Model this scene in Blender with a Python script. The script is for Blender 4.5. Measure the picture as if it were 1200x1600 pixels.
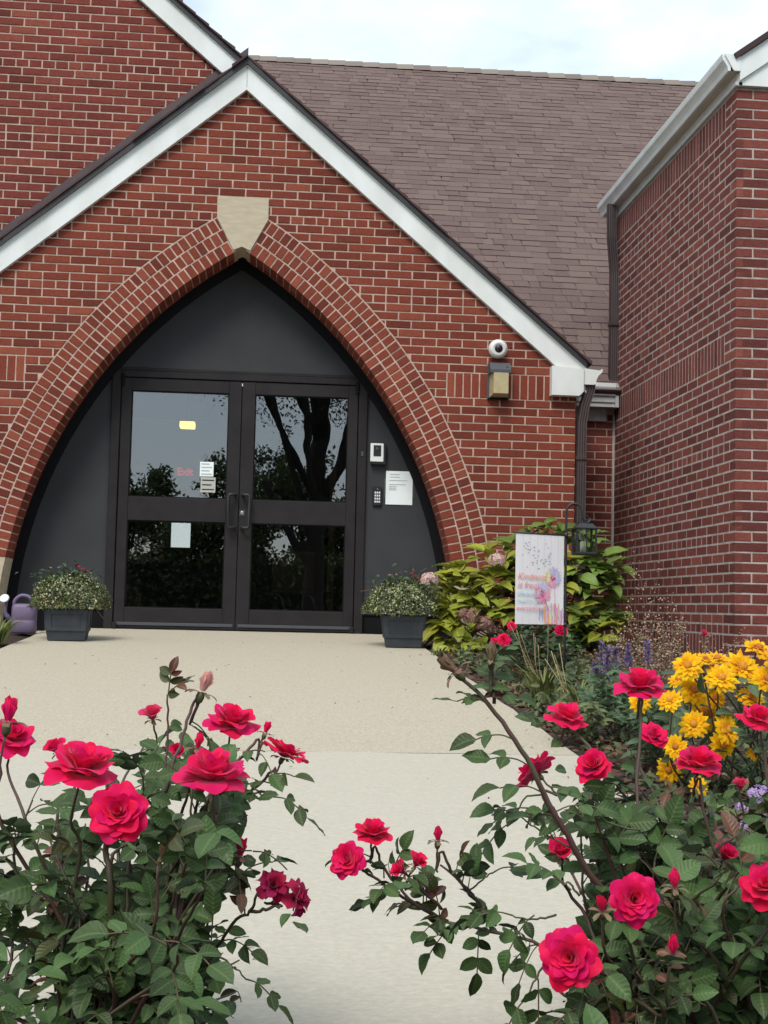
import bpy, math, random
import numpy as np
from mathutils import Vector, Matrix
random.seed(7); rng = np.random.default_rng(7)
SC = bpy.context.scene
for o in list(bpy.data.objects): bpy.data.objects.remove(o)
COL = SC.collection
R = math.radians

# ------------------------------------------------------------------ camera
F, YAW, PIT, ROL = 2071.73, .0864, .0722, .0234      # focal length in photo pixels (1200 x 1600), angles in radians
CAM = Vector((.2728, -10.3417, .2096))
FW = Vector((math.sin(YAW)*math.cos(PIT), math.cos(YAW)*math.cos(PIT), math.sin(PIT)))
RT = Vector((math.cos(YAW), -math.sin(YAW), 0)); UP = RT.cross(FW)
R2 = RT*math.cos(ROL) + UP*math.sin(ROL); U2 = -RT*math.sin(ROL) + UP*math.cos(ROL)
cd = bpy.data.cameras.new('camera'); cam = bpy.data.objects.new('camera', cd); COL.objects.link(cam)
m = Matrix((R2, U2, -FW)).transposed().to_4x4(); m.translation = CAM; cam.matrix_world = m
cd.sensor_fit = 'VERTICAL'; cd.sensor_height = 24; cd.lens = F/1600*24
cd.clip_start = .05; cd.clip_end = 2000
SC.camera = cam
# ------------------------------------------------------------------ sky, sun, exposure
SUN_EL, SUN_AZ = 52, 205        # soft light from behind and to the left of the viewpoint
w = bpy.data.worlds.new('World'); SC.world = w; w.use_nodes = True
nt = w.node_tree; nt.nodes.clear(); N = nt.nodes.new; LK = nt.links.new
out = N('ShaderNodeOutputWorld'); bg = N('ShaderNodeBackground'); sky = N('ShaderNodeTexSky')
sky.sky_type = 'NISHITA'; sky.sun_disc = False; sky.sun_elevation = R(SUN_EL); sky.sun_rotation = R(SUN_AZ)
tc = N('ShaderNodeTexCoord'); mp = N('ShaderNodeMapping'); mp.inputs['Scale'].default_value = (1, 1, 2.2)
nz = N('ShaderNodeTexNoise'); nz.inputs['Scale'].default_value = 2.6; nz.inputs['Detail'].default_value = 7; nz.inputs['Roughness'].default_value = .55
rp = N('ShaderNodeValToRGB'); rp.color_ramp.elements[0].position = .36; rp.color_ramp.elements[1].position = .64
rp.color_ramp.elements[0].color = (.22, .22, .22, 1); rp.color_ramp.elements[1].color = (1, 1, 1, 1)
mx = N('ShaderNodeMixRGB'); mx.inputs[2].default_value = (6.75, 7.5, 7.95, 1)
LK(tc.outputs['Generated'], mp.inputs[0]); LK(mp.outputs[0], nz.inputs['Vector']); LK(nz.outputs[0], rp.inputs[0])
LK(rp.outputs[0], mx.inputs[0]); LK(sky.outputs[0], mx.inputs[1]); LK(mx.outputs[0], bg.inputs[0]); LK(bg.outputs[0], out.inputs[0])
bg.inputs[1].default_value = .1
sl = bpy.data.lights.new('sun', 'SUN'); so = bpy.data.objects.new('sun', sl); COL.objects.link(so)
sl.energy = 1.5; sl.angle = R(25); sl.color = (1, .95, .88)
sd = Vector((math.sin(R(SUN_AZ))*math.cos(R(SUN_EL)), math.cos(R(SUN_AZ))*math.cos(R(SUN_EL)), math.sin(R(SUN_EL))))
so.rotation_euler = sd.to_track_quat('Z', 'Y').to_euler(); so.location = (0, -20, 30)
vs = SC.view_settings; vs.view_transform = 'Standard'; vs.look = 'None'; vs.gamma = 1; vs.exposure = .86; vs.use_curve_mapping = False

# ------------------------------------------------------------------ pixel helpers
def ray(x, y): return FW + R2*((x-600)/F) + U2*((800-y)/F)
def PD(x, y, D): return CAM + ray(x, y)*D
def onY(x, y, Y=0):
    d = ray(x, y); return CAM + d*((Y-CAM.y)/d.y)
Z0, SL = -.02, .05
def gz(Y): return Z0 + SL*min(Y, .4)                 # the ground falls gently away from the door
def onG(x, y):
    d = ray(x, y); t = (Z0+SL*CAM.y-CAM.z)/(d.z-SL*d.y); return CAM + d*t
def px(P):
    d = Vector(P)-CAM; z = d.dot(FW)
    return (600+F*d.dot(R2)/z, 800-F*d.dot(U2)/z, z)
def inframe(q, mrg=0): return -mrg < q[0] < 1200+mrg and -mrg < q[1] < 1600+mrg and q[2] > 0

# ------------------------------------------------------------------ object helpers
W = {}
def link(o, name, parent, Wm, label, cat, group, kind):
    COL.objects.link(o); W[o] = Wm
    if parent is not None:
        o.parent = parent; o.matrix_basis = W[parent].inverted() @ Wm
    else: o.matrix_basis = Wm
    if label: o['label'] = label
    if cat: o['category'] = cat
    if group: o['group'] = group
    if kind: o['kind'] = kind
    return o
def thing(name, loc, label, cat, group=None, rz=0):
    o = bpy.data.objects.new(name, None); o.empty_display_size = .1
    return link(o, name, None, Matrix.Translation(Vector(loc)) @ Matrix.Rotation(rz, 4, 'Z'), label, cat, group, None)
def obj(name, me, parent=None, Wm=None, label=None, cat=None, group=None, kind=None):
    o = bpy.data.objects.new(name, me)
    if Wm is None: Wm = W[parent].copy() if parent is not None else Matrix()
    return link(o, name, parent, Wm, label, cat, group, kind)
def npmesh(name, V, Fc, mat, smooth=False):
    """V (n,3); Fc list of equal-length index arrays, or an (m,k) array"""
    me = bpy.data.meshes.new(name); V = np.asarray(V, 'f'); Fc = np.asarray(Fc, 'i')
    me.vertices.add(len(V)); me.vertices.foreach_set('co', V.ravel())
    k = Fc.shape[1]; me.loops.add(Fc.size); me.loops.foreach_set('vertex_index', Fc.ravel())
    me.polygons.add(len(Fc)); me.polygons.foreach_set('loop_start', np.arange(len(Fc), dtype='i')*k)
    if smooth: me.polygons.foreach_set('use_smooth', np.ones(len(Fc), bool))
    me.update(calc_edges=True); me.materials.append(mat); return me
ATT = {}
class MB:
    def __init__(s): s.v = []; s.f = []; s.sm = []
    def add(s, vs, fs, smooth=False):
        b = len(s.v); s.v += [tuple(p) for p in vs]; s.f += [tuple(b+i for i in f) for f in fs]; s.sm += [smooth]*len(fs); return s
    def box(s, a, b, bev=0):
        x0, y0, z0 = [min(p, q) for p, q in zip(a, b)]; x1, y1, z1 = [max(p, q) for p, q in zip(a, b)]
        if bev:
            e = min(bev, (x1-x0)/2.2, (y1-y0)/2.2, (z1-z0)/2.2); P = []
            lo = (x0, y0, z0); hi = (x1, y1, z1)
            for i in range(8):
                sg = [(i >> k) & 1 for k in range(3)]
                for ax in range(3):
                    P.append([(hi[k] if sg[k] else lo[k]) + (0 if k == ax else (-e if sg[k] else e)) for k in range(3)])
            I = lambda i, ax: i*3+ax
            fs = []
            for ax in range(3):
                o1, o2 = (ax+1) % 3, (ax+2) % 3
                for t in (0, 1):
                    q = [t << ax, (t << ax) | (1 << o1), (t << ax) | (1 << o1) | (1 << o2), (t << ax) | (1 << o2)]
                    f = [I(i, ax) for i in q]; fs.append(f if t else f[::-1])
            for ax in range(3):
                o1, o2 = (ax+1) % 3, (ax+2) % 3
                for t1 in (0, 1):
                    for t2 in (0, 1):
                        i0 = (t1 << o1) | (t2 << o2); i1 = i0 | (1 << ax)
                        f = [I(i0, o1), I(i1, o1), I(i1, o2), I(i0, o2)]
                        fs.append(f if t1 != t2 else f[::-1])
            for i in range(8):
                f = [I(i, 0), I(i, 1), I(i, 2)]; fs.append(f if bin(i).count('1') % 2 else f[::-1])
            return s.add(P, fs)
        P = [(x0, y0, z0), (x1, y0, z0), (x1, y1, z0), (x0, y1, z0), (x0, y0, z1), (x1, y0, z1), (x1, y1, z1), (x0, y1, z1)]
        return s.add(P, [(3, 2, 1, 0), (4, 5, 6, 7), (0, 1, 5, 4), (1, 2, 6, 5), (2, 3, 7, 6), (3, 0, 4, 7)])
    def prism(s, poly, fa, fb):
        """poly of 2D points, fa/fb map (u,v) to the front / back 3D point"""
        n = len(poly); A = [fa(*p) for p in poly]; B = [fb(*p) for p in poly]
        return s.add(A+B, [tuple(range(n)), tuple(range(2*n-1, n-1, -1))]+[(i, i+n, (i+1) % n+n, (i+1) % n) for i in range(n)])
    def tube(s, pts, r, n=6, cap=True, smooth=True):
        pts = [Vector(p) for p in pts]; k = len(pts); rs = r if hasattr(r, '__len__') else [r]*k
        P = []; up = Vector((0, 0, 1))
        t0 = (pts[1]-pts[0]).normalized(); a = t0.cross(up)
        if a.length < .1: a = t0.cross(Vector((1, 0, 0)))
        a.normalize()
        for i in range(k):
            t = (pts[min(i+1, k-1)]-pts[max(i-1, 0)])
            t = t.normalized() if t.length > 1e-9 else t0
            a = (a - t*a.dot(t)); a = a.normalized() if a.length > 1e-6 else t.orthogonal().normalized(); b = t.cross(a)
            for j in range(n):
                q = 2*math.pi*j/n; P.append(pts[i]+(a*math.cos(q)+b*math.sin(q))*rs[i])
        fs = [(i*n+j, i*n+(j+1) % n, (i+1)*n+(j+1) % n, (i+1)*n+j) for i in range(k-1) for j in range(n)]
        s.add(P, fs, smooth)
        if cap:
            bb = len(s.v)-k*n; s.f += [tuple(bb+j for j in reversed(range(n))), tuple(bb+(k-1)*n+j for j in range(n))]; s.sm += [False]*2
        return s
    def lathe(s, c, prof, n=20, axis=Vector((0, 0, 1)), smooth=True):
        axis = Vector(axis).normalized(); a = axis.orthogonal().normalized(); b = axis.cross(a); c = Vector(c); P = []
        for r_, h in prof:
            for j in range(n):
                q = 2*math.pi*j/n; P.append(c+axis*h+(a*math.cos(q)+b*math.sin(q))*r_)
        k = len(prof)
        s.add(P, [(i*n+j, i*n+(j+1) % n, (i+1)*n+(j+1) % n, (i+1)*n+j) for i in range(k-1) for j in range(n)], smooth)
        bb = len(s.v)-k*n; s.f += [tuple(bb+j for j in reversed(range(n))), tuple(bb+(k-1)*n+j for j in range(n))]; s.sm += [False]*2
        return s
    def mesh(s, name, mat):
        me = bpy.data.meshes.new(name); me.from_pydata(s.v, [], s.f); me.polygons.foreach_set('use_smooth', s.sm)
        me.materials.append(mat); me.update(); return me
    def build(s, name, mat, parent=None, **k):
        """vertices are world coordinates"""
        me = s.mesh(name, mat)
        if parent is not None: me.transform(W[parent].inverted())
        return obj(name, me, parent, **k)
def crom(P, n=6):
    P = [Vector(p) for p in P]
    if len(P) < 3: return [P[0].lerp(P[-1], i/n) for i in range(n+1)]
    Q = [P[0]*2-P[1]]+P+[P[-1]*2-P[-2]]; o = []
    for i in range(1, len(Q)-2):
        a, b, c, d = Q[i-1:i+3]
        for j in range(n):
            t = j/n; o.append(.5*((2*b)+(c-a)*t+(2*a-5*b+4*c-d)*t*t+(3*b-a-3*c+d)*t**3))
    return o+[P[-1]]

# ------------------------------------------------------------------ materials
def mat(name, col, rough=.6, var=0, scale=20, bump=0, bscale=60, metal=0, vscale=(1, 1, 1), spec=.5, col2=None, rnd=0, trans=0, detail=4, bdist=.002, coat=0, back=None):
    """principled material: noise-mixed colour, per-object / per-island variation, noise bump"""
    M = bpy.data.materials.new(name); M.use_nodes = True; t = M.node_tree; n = t.nodes.new; l = t.links.new
    b = t.nodes['Principled BSDF']; b.inputs['Roughness'].default_value = rough; b.inputs['Metallic'].default_value = metal
    b.inputs['Specular IOR Level'].default_value = spec; b.inputs['Coat Weight'].default_value = coat
    ge = n('ShaderNodeNewGeometry'); mpn = n('ShaderNodeMapping'); mpn.inputs['Scale'].default_value = vscale; l(ge.outputs['Position'], mpn.inputs[0])
    cur = n('ShaderNodeRGB'); cur.outputs[0].default_value = (*col, 1); cur = cur.outputs[0]
    if col2 is not None:
        z = n('ShaderNodeTexNoise'); z.inputs['Scale'].default_value = scale; z.inputs['Detail'].default_value = detail; l(mpn.outputs[0], z.inputs['Vector'])
        r = n('ShaderNodeMapRange'); r.inputs[1].default_value = .35; r.inputs[2].default_value = .65; l(z.outputs[0], r.inputs[0])
        x = n('ShaderNodeMixRGB'); l(r.outputs[0], x.inputs[0]); l(cur, x.inputs[1]); x.inputs[2].default_value = (*col2, 1); cur = x.outputs[0]
    if rnd or var:
        oi = n('ShaderNodeObjectInfo'); ad = n('ShaderNodeMath'); l(oi.outputs['Random'], ad.inputs[0]); l(ge.outputs['Random Per Island'], ad.inputs[1])
        fr = n('ShaderNodeMath'); fr.operation = 'FRACT'; l(ad.outputs[0], fr.inputs[0]); val = fr.outputs[0]
        if var:
            z = n('ShaderNodeTexNoise'); z.inputs['Scale'].default_value = scale*.6+1; z.inputs['Detail'].default_value = 5; l(mpn.outputs[0], z.inputs['Vector'])
            mm = n('ShaderNodeMath'); mm.operation = 'MULTIPLY_ADD'; mm.inputs[1].default_value = var*2; mm.inputs[2].default_value = 1-var; l(z.outputs[0], mm.inputs[0])
            m2 = n('ShaderNodeMath'); m2.operation = 'MULTIPLY_ADD'; m2.inputs[1].default_value = rnd*2; m2.inputs[2].default_value = -rnd; l(val, m2.inputs[0])
            s_ = n('ShaderNodeMath'); l(mm.outputs[0], s_.inputs[0]); l(m2.outputs[0], s_.inputs[1]); val = s_.outputs[0]
        else:
            m2 = n('ShaderNodeMath'); m2.operation = 'MULTIPLY_ADD'; m2.inputs[1].default_value = rnd*2; m2.inputs[2].default_value = 1-rnd; l(val, m2.inputs[0]); val = m2.outputs[0]
        h = n('ShaderNodeHueSaturation'); l(val, h.inputs['Value']); l(cur, h.inputs['Color'])
        hh = n('ShaderNodeMath'); hh.operation = 'MULTIPLY_ADD'; hh.inputs[1].default_value = .02 if rnd else 0; hh.inputs[2].default_value = .49 if rnd else .5; l(fr.outputs[0], hh.inputs[0]); l(hh.outputs[0], h.inputs['Hue'])
        cur = h.outputs[0]
    if back is not None:
        x = n('ShaderNodeMixRGB'); l(ge.outputs['Backfacing'], x.inputs[0]); l(cur, x.inputs[1]); x.inputs[2].default_value = (*back, 1); cur = x.outputs[0]
    l(cur, b.inputs['Base Color'])
    if bump:
        z = n('ShaderNodeTexNoise'); z.inputs['Scale'].default_value = bscale; z.inputs['Detail'].default_value = 6; z.inputs['Roughness'].default_value = .65; l(mpn.outputs[0], z.inputs['Vector'])
        bp = n('ShaderNodeBump'); bp.inputs['Strength'].default_value = bump; bp.inputs['Distance'].default_value = bdist; l(z.outputs[0], bp.inputs['Height']); l(bp.outputs[0], b.inputs['Normal'])
    if trans:
        tr = n('ShaderNodeBsdfTranslucent'); l(cur, tr.inputs[0]); ms = n('ShaderNodeMixShader'); ms.inputs[0].default_value = trans
        l(b.outputs[0], ms.inputs[1]); l(tr.outputs[0], ms.inputs[2]); l(ms.outputs[0], t.nodes['Material Output'].inputs[0])
    return M
def emis(name, col, s):
    M = mat(name, col, .5); b = M.node_tree.nodes['Principled BSDF']; b.inputs['Emission Color'].default_value = (*col, 1); b.inputs['Emission Strength'].default_value = s; return M
def brickmat(name, c1, c2, c3, val=1):
    M = bpy.data.materials.new(name); M.use_nodes = True; t = M.node_tree; n = t.nodes.new; l = t.links.new; b = t.nodes['Principled BSDF']
    ge = n('ShaderNodeNewGeometry'); oi = n('ShaderNodeObjectInfo'); ad = n('ShaderNodeMath'); l(oi.outputs['Random'], ad.inputs[0]); l(ge.outputs['Random Per Island'], ad.inputs[1])
    fr = n('ShaderNodeMath'); fr.operation = 'FRACT'; l(ad.outputs[0], fr.inputs[0])
    rp = n('ShaderNodeValToRGB'); e = rp.color_ramp.elements; e[0].color = (*c1, 1); e[1].color = (*c3, 1); e[0].position = .0; e[1].position = 1
    k = e.new(.45); k.color = (*c2, 1); k2 = e.new(.88); k2.color = tuple(x*.9+y*.1 for x, y in zip(c2, c3))+(1,)
    l(fr.outputs[0], rp.inputs[0])
    z = n('ShaderNodeTexNoise'); z.inputs['Scale'].default_value = 38; z.inputs['Detail'].default_value = 6; z.inputs['Roughness'].default_value = .7; l(ge.outputs['Position'], z.inputs['Vector'])
    z2 = n('ShaderNodeTexNoise'); z2.inputs['Scale'].default_value = 1.3; z2.inputs['Detail'].default_value = 4; l(ge.outputs['Position'], z2.inputs['Vector'])
    s_ = n('ShaderNodeMath'); s_.operation = 'MULTIPLY_ADD'; s_.inputs[1].default_value = .9; l(z.outputs[0], s_.inputs[0]); 
    s2 = n('ShaderNodeMath'); s2.operation = 'MULTIPLY_ADD'; s2.inputs[1].default_value = .5; s2.inputs[2].default_value = .3; l(z2.outputs[0], s2.inputs[0]); l(s2.outputs[0], s_.inputs[2])
    h = n('ShaderNodeHueSaturation'); l(rp.outputs[0], h.inputs['Color']); l(s_.outputs[0], h.inputs['Value'])
    # pale lime bloom in small flecks
    z3 = n('ShaderNodeTexNoise'); z3.inputs['Scale'].default_value = 90; z3.inputs['Detail'].default_value = 3; l(ge.outputs['Position'], z3.inputs['Vector'])
    mr = n('ShaderNodeMapRange'); mr.inputs[1].default_value = .68; mr.inputs[2].default_value = .8; mr.inputs[4].default_value = .35; l(z3.outputs[0], mr.inputs[0])
    x = n('ShaderNodeMixRGB'); l(mr.outputs[0], x.inputs[0]); l(h.outputs[0], x.inputs[1]); x.inputs[2].default_value = (.42, .3, .25, 1); l(x.outputs[0], b.inputs['Base Color'])
    b.inputs['Roughness'].default_value = .88; b.inputs['Specular IOR Level'].default_value = .25
    mp_ = n('ShaderNodeMapping'); mp_.inputs['Scale'].default_value = (55, 55, 130); l(ge.outputs['Position'], mp_.inputs[0])
    z4 = n('ShaderNodeTexNoise'); z4.inputs['Scale'].default_value = 1; z4.inputs['Detail'].default_value = 5; l(mp_.outputs[0], z4.inputs['Vector'])
    bp = n('ShaderNodeBump'); bp.inputs['Strength'].default_value = .8; bp.inputs['Distance'].default_value = .004; l(z4.outputs[0], bp.inputs['Height']); l(bp.outputs[0], b.inputs['Normal'])
    return M
M = {}
M['brick'] = brickmat('porch_brick', (.13, .028, .017), (.195, .043, .025), (.265, .070, .040))
M['brick_hall'] = brickmat('hall_brick', (.12, .027, .019), (.182, .040, .028), (.245, .065, .043))
M['brick_wing'] = brickmat('wing_brick', (.105, .029, .024), (.17, .046, .036), (.24, .07, .05))
M['mortar'] = mat('porch_mortar', (.54, .40, .335), .95, col2=(.42, .30, .24), scale=14, bump=.6, bscale=220, spec=.1)
M['mortar_wing'] = mat('wing_mortar', (.46, .40, .36), .95, col2=(.33, .27, .24), scale=14, bump=.6, bscale=220, spec=.1)
M['stone'] = mat('limestone', (.52, .445, .32), .85, col2=(.44, .375, .27), scale=9, bump=.4, bscale=180, vscale=(1, 1, 4), detail=8)
M['white'] = mat('white_trim_paint', (.76, .79, .78), .6, col2=(.66, .685, .66), scale=5, detail=10, vscale=(1, 1, .35))
M['grey_gutter'] = mat('weathered_gutter', (.48, .50, .50), .5, col2=(.40, .42, .41), scale=18, detail=8)
M['soffit'] = mat('soffit_paint', (.52, .48, .44), .8, col2=(.46, .42, .38), scale=4)
M['dark_edge'] = mat('dark_drip_edge', (.028, .026, .030), .55, col2=(.022, .02, .023), scale=7)
M['brown'] = mat('brown_downspout', (.055, .036, .036), .45, col2=(.042, .028, .03), scale=8)
M['panel'] = mat('charcoal_panel', (.043, .045, .049), .75, spec=.25, col2=(.036, .038, .041), scale=3.5, bump=.12, bscale=300, detail=8)
M['frame'] = mat('bronze_door_frame', (.022, .019, .020), .55, col2=(.016, .0135, .015), scale=6, spec=.22)
M['blacktrim'] = mat('black_arch_trim', (.006, .006, .008), .7, spec=.15)
M['kick'] = mat('black_kick_panel', (.005, .0045, .006), .7, spec=.15)
M['metal'] = mat('steel', (.5, .5, .5), .3, metal=1)
M['black'] = mat('black_iron', (.012, .013, .014), .5, bump=.2, bscale=200)
M['shingle'] = mat('asphalt_shingle', (.165, .108, .094), .95, var=.42, scale=180, rnd=.11, col2=(.132, .104, .098), spec=.1, bump=.9, bscale=380, bdist=.003)
M['shingle_edge'] = mat('rake_shingle', (.085, .056, .055), .95, var=.3, scale=150, rnd=.2, spec=.1, bump=.6, bscale=300)
M['flashing'] = mat('brown_flashing', (.075, .048, .052), .6, col2=(.06, .035, .04), scale=5)
M['aggregate'] = mat('aggregate_concrete', (.51, .46, .355), .9, col2=(.40, .36, .275), scale=110, var=.25, bump=.8, bscale=260, bdist=.004, spec=.2)
M['concrete'] = mat('broomed_concrete', (.485, .452, .372), .9, col2=(.43, .40, .325), scale=70, var=.09, bump=.7, bscale=200, vscale=(1.0, 1.5, 1), spec=.2, detail=9)
M['mulch'] = mat('mulch', (.055, .034, .024), .95, col2=(.025, .016, .012), scale=60, bump=1, bscale=90, bdist=.012)
M['chip'] = mat('bark_chip', (.09, .05, .033), .9, var=.3, scale=40, rnd=.5)
M['lawn'] = mat('lawn_soil', (.05, .07, .025), .95, col2=(.035, .05, .02), scale=8, bump=1, bscale=60)
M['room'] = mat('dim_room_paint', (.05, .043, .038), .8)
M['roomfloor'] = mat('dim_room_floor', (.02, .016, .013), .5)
M['wood'] = mat('varnished_wood', (.32, .14, .045), .4, col2=(.25, .1, .03), scale=8, vscale=(6, 6, 1))
M['paper'] = mat('paper', (.78, .84, .84), .7)
M['ink'] = mat('ink', (.38, .42, .42), .8)
M['red_ink'] = mat('red_sign', (.55, .02, .03), .5)
M['lens'] = mat('yellowed_lens', (.46, .385, .22), .4, col2=(.40, .33, .18), scale=25)
M['bronze_box'] = mat('grey_lamp_box', (.06, .065, .075), .45)
M['cam_white'] = mat('white_plastic', (.72, .72, .7), .4)
M['black_plastic'] = mat('black_plastic', (.012, .012, .014), .35)
M['planter'] = mat('slate_planter', (.020, .026, .034), .65, col2=(.034, .041, .050), scale=9, detail=9, bump=.15, bscale=120)
M['soil'] = mat('potting_soil', (.02, .014, .01), .95, bump=1, bscale=80)
M['can'] = mat('lilac_plastic', (.165, .125, .21), .55, col2=(.14, .105, .18), scale=14)
# plants
def leafmat(name, c, c2, rnd=.3, rough=.5, trans=.18, back=None, scale=14, spec=.4):
    """leaf colour with a pale midrib and side veins drawn along the leaf's own length"""
    m_ = mat(name, c, rough, rnd=rnd, col2=c2, scale=scale, trans=trans, back=back, spec=spec); t = m_.node_tree; n = t.nodes.new; l = t.links.new; b = t.nodes['Principled BSDF']
    at = n('ShaderNodeAttribute'); at.attribute_name = 'leafuv'; sp = n('ShaderNodeSeparateXYZ'); l(at.outputs['Vector'], sp.inputs[0])
    ab = n('ShaderNodeMath'); ab.operation = 'ABSOLUTE'; l(sp.outputs[0], ab.inputs[0])
    mr = n('ShaderNodeMapRange'); mr.inputs[1].default_value = .03; mr.inputs[2].default_value = .16; mr.inputs[3].default_value = 1; mr.inputs[4].default_value = 0; l(ab.outputs[0], mr.inputs[0])
    w1 = n('ShaderNodeMath'); w1.operation = 'MULTIPLY_ADD'; w1.inputs[1].default_value = -.22; l(ab.outputs[0], w1.inputs[0]); l(sp.outputs[1], w1.inputs[2])
    w2 = n('ShaderNodeMath'); w2.operation = 'MULTIPLY'; w2.inputs[1].default_value = 44; l(w1.outputs[0], w2.inputs[0]); w3 = n('ShaderNodeMath'); w3.operation = 'SINE'; l(w2.outputs[0], w3.inputs[0])
    bp = n('ShaderNodeBump'); bp.inputs['Strength'].default_value = .22; bp.inputs['Distance'].default_value = .0012; l(w3.outputs[0], bp.inputs['Height']); l(bp.outputs[0], b.inputs['Normal'])
    src = b.inputs['Base Color'].links[0].from_socket; mx_ = n('ShaderNodeMixRGB'); l(src, mx_.inputs[1]); mx_.inputs[2].default_value = (min(1, c[0]*2.4+.02), min(1, c[1]*1.9+.02), min(1, c[2]*2+.01), 1)
    ml = n('ShaderNodeMath'); ml.operation = 'MULTIPLY'; ml.inputs[1].default_value = .55; l(mr.outputs[0], ml.inputs[0]); l(ml.outputs[0], mx_.inputs[0]); l(mx_.outputs[0], b.inputs['Base Color'])
    return m_
M['rose_leaf'] = leafmat('rose_leaf', (.044, .083, .024), (.060, .104, .032), .45, .5, .12, (.07, .10, .055), spec=.28)
M['rose_leaf_young'] = leafmat('rose_leaf_young', (.045, .066, .018), (.06, .058, .018), .3, .45, .15)
M['rose_leaf_red'] = leafmat('rose_leaf_red', (.10, .05, .022), (.12, .04, .03), .3, .45, .15)
M['cane'] = mat('rose_cane', (.085, .032, .032), .55, col2=(.06, .055, .025), scale=9)
M['cane_green'] = mat('green_stem', (.07, .085, .03), .6, col2=(.09, .05, .03), scale=9)
M['sepal'] = mat('sepal', (.13, .12, .05), .6, col2=(.2, .08, .06), scale=50)
def petalmat(name, c, c2, trans=.34):
    m_ = mat(name, c, .55, col2=c2, scale=28, trans=trans, rnd=.1, spec=.12, bump=.35, bscale=160)
    b = m_.node_tree.nodes['Principled BSDF']; b.inputs['Sheen Weight'].default_value = .35; b.inputs['Sheen Roughness'].default_value = .4; b.inputs['Sheen Tint'].default_value = (1, .55, .65, 1); return m_
M['rose'] = petalmat('red_rose_petal', (.74, .003, .085), (.84, .016, .14))
M['rose_pink'] = petalmat('pink_rose_petal', (.75, .06, .16), (.7, .02, .09))
M['rose_wilt'] = petalmat('wilted_rose_petal', (.36, .008, .06), (.5, .03, .12))
M['rose_pale'] = petalmat('faded_rose_petal', (.70, .33, .28), (.75, .5, .42))
M['yellow'] = petalmat('yellow_petal', (.86, .45, .004), (.9, .55, .012))
M['yellow_c'] = mat('amber_disc', (.55, .2, .01), .8, col2=(.35, .12, .01), scale=150, rnd=.2)
M['yl_leaf'] = leafmat('sunflower_leaf', (.06, .105, .05), (.08, .13, .06), .3, .55, .15)
M['hyd_leaf'] = leafmat('hydrangea_leaf', (.23, .27, .03), (.30, .30, .035), .38, .5, .25, scale=4)
M['hyd_leaf_dk'] = leafmat('hydrangea_leaf_green', (.11, .175, .03), (.15, .21, .04), .35, .5, .22, scale=4)
M['hyd_cream'] = mat('cream_floret', (.62, .48, .42), .7, col2=(.6, .36, .35), scale=30, rnd=.2, trans=.2)
M['hyd_brown'] = mat('dried_floret', (.22, .12, .085), .8, col2=(.17, .07, .06), scale=30, rnd=.35)
M['alys_leaf'] = leafmat('alyssum_leaf', (.09, .12, .04), (.07, .105, .03), .35, .6, .15)
M['alys_flower'] = mat('alyssum_flower', (.42, .42, .25), .8, rnd=.3, col2=(.34, .34, .17), scale=20)
M['alys_dry'] = mat('dried_alyssum', (.42, .30, .13), .8, rnd=.35, col2=(.5, .38, .2), scale=20)
M['strap'] = leafmat('daylily_leaf', (.085, .12, .03), (.13, .15, .045), .4, .5, .2)
M['straw'] = mat('straw_stalk', (.30, .24, .12), .8, rnd=.3)
M['salvia'] = mat('salvia_floret', (.15, .10, .27), .7, rnd=.45, col2=(.12, .08, .16), scale=40)
M['phlox'] = petalmat('lilac_phlox', (.48, .33, .66), (.55, .4, .7))
M['drystem'] = mat('dry_stem', (.15, .085, .055), .9, rnd=.3)
M['seed'] = mat('seed_head', (.33, .22, .15), .9, rnd=.45)
M['dk_leaf'] = leafmat('low_rose_leaf', (.032, .062, .026), (.045, .08, .03), .35, .5, .12)
M['orange'] = petalmat('orange_petal', (.8, .3, .02), (.85, .4, .03))
M['cover'] = leafmat('ground_cover', (.085, .12, .042), (.11, .115, .042), .45, .6, .15)
M['brownleaf'] = mat('brown_leaf', (.13, .07, .035), .8, rnd=.45)
M['bark'] = mat('tree_bark', (.05, .04, .032), .95, col2=(.03, .025, .02), scale=12, bump=1, bscale=30, bdist=.03)
M['treeleaf'] = leafmat('tree_leaf', (.035, .06, .018), (.05, .075, .022), .4, .6, .2)
def glassmat():
    g = bpy.data.materials.new('door_glass'); g.use_nodes = True; t = g.node_tree; t.nodes.clear(); n = t.nodes.new; l = t.links.new
    o = n('ShaderNodeOutputMaterial'); mi = n('ShaderNodeMixShader'); tr = n('ShaderNodeBsdfTransparent'); gl = n('ShaderNodeBsdfGlossy'); lw = n('ShaderNodeFresnel')
    tr.inputs[0].default_value = (.75, .76, .76, 1); gl.inputs['Roughness'].default_value = .0; gl.inputs[0].default_value = (.95, .97, 1, 1)
    bz = n('ShaderNodeTexNoise'); bz.inputs['Scale'].default_value = 2.2; bq = n('ShaderNodeBump'); bq.inputs['Strength'].default_value = .06; bq.inputs['Distance'].default_value = .01; ge_ = n('ShaderNodeNewGeometry'); l(ge_.outputs['Position'], bz.inputs['Vector']); l(bz.outputs[0], bq.inputs['Height']); l(bq.outputs[0], gl.inputs['Normal'])
    lw.inputs[0].default_value = 2.05; l(lw.outputs[0], mi.inputs[0]); l(tr.outputs[0], mi.inputs[1]); l(gl.outputs[0], mi.inputs[2]); l(mi.outputs[0], o.inputs[0]); return g
M['glass'] = glassmat()
M['lantern_glass'] = glassmat(); M['lantern_glass'].name = 'lantern_glass'
for n_ in M['lantern_glass'].node_tree.nodes:
    if n_.type == 'FRESNEL': n_.inputs[0].default_value = 1.4
    if n_.type == 'BSDF_TRANSPARENT': n_.inputs[0].default_value = (.9, .93, .86, 1)

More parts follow.
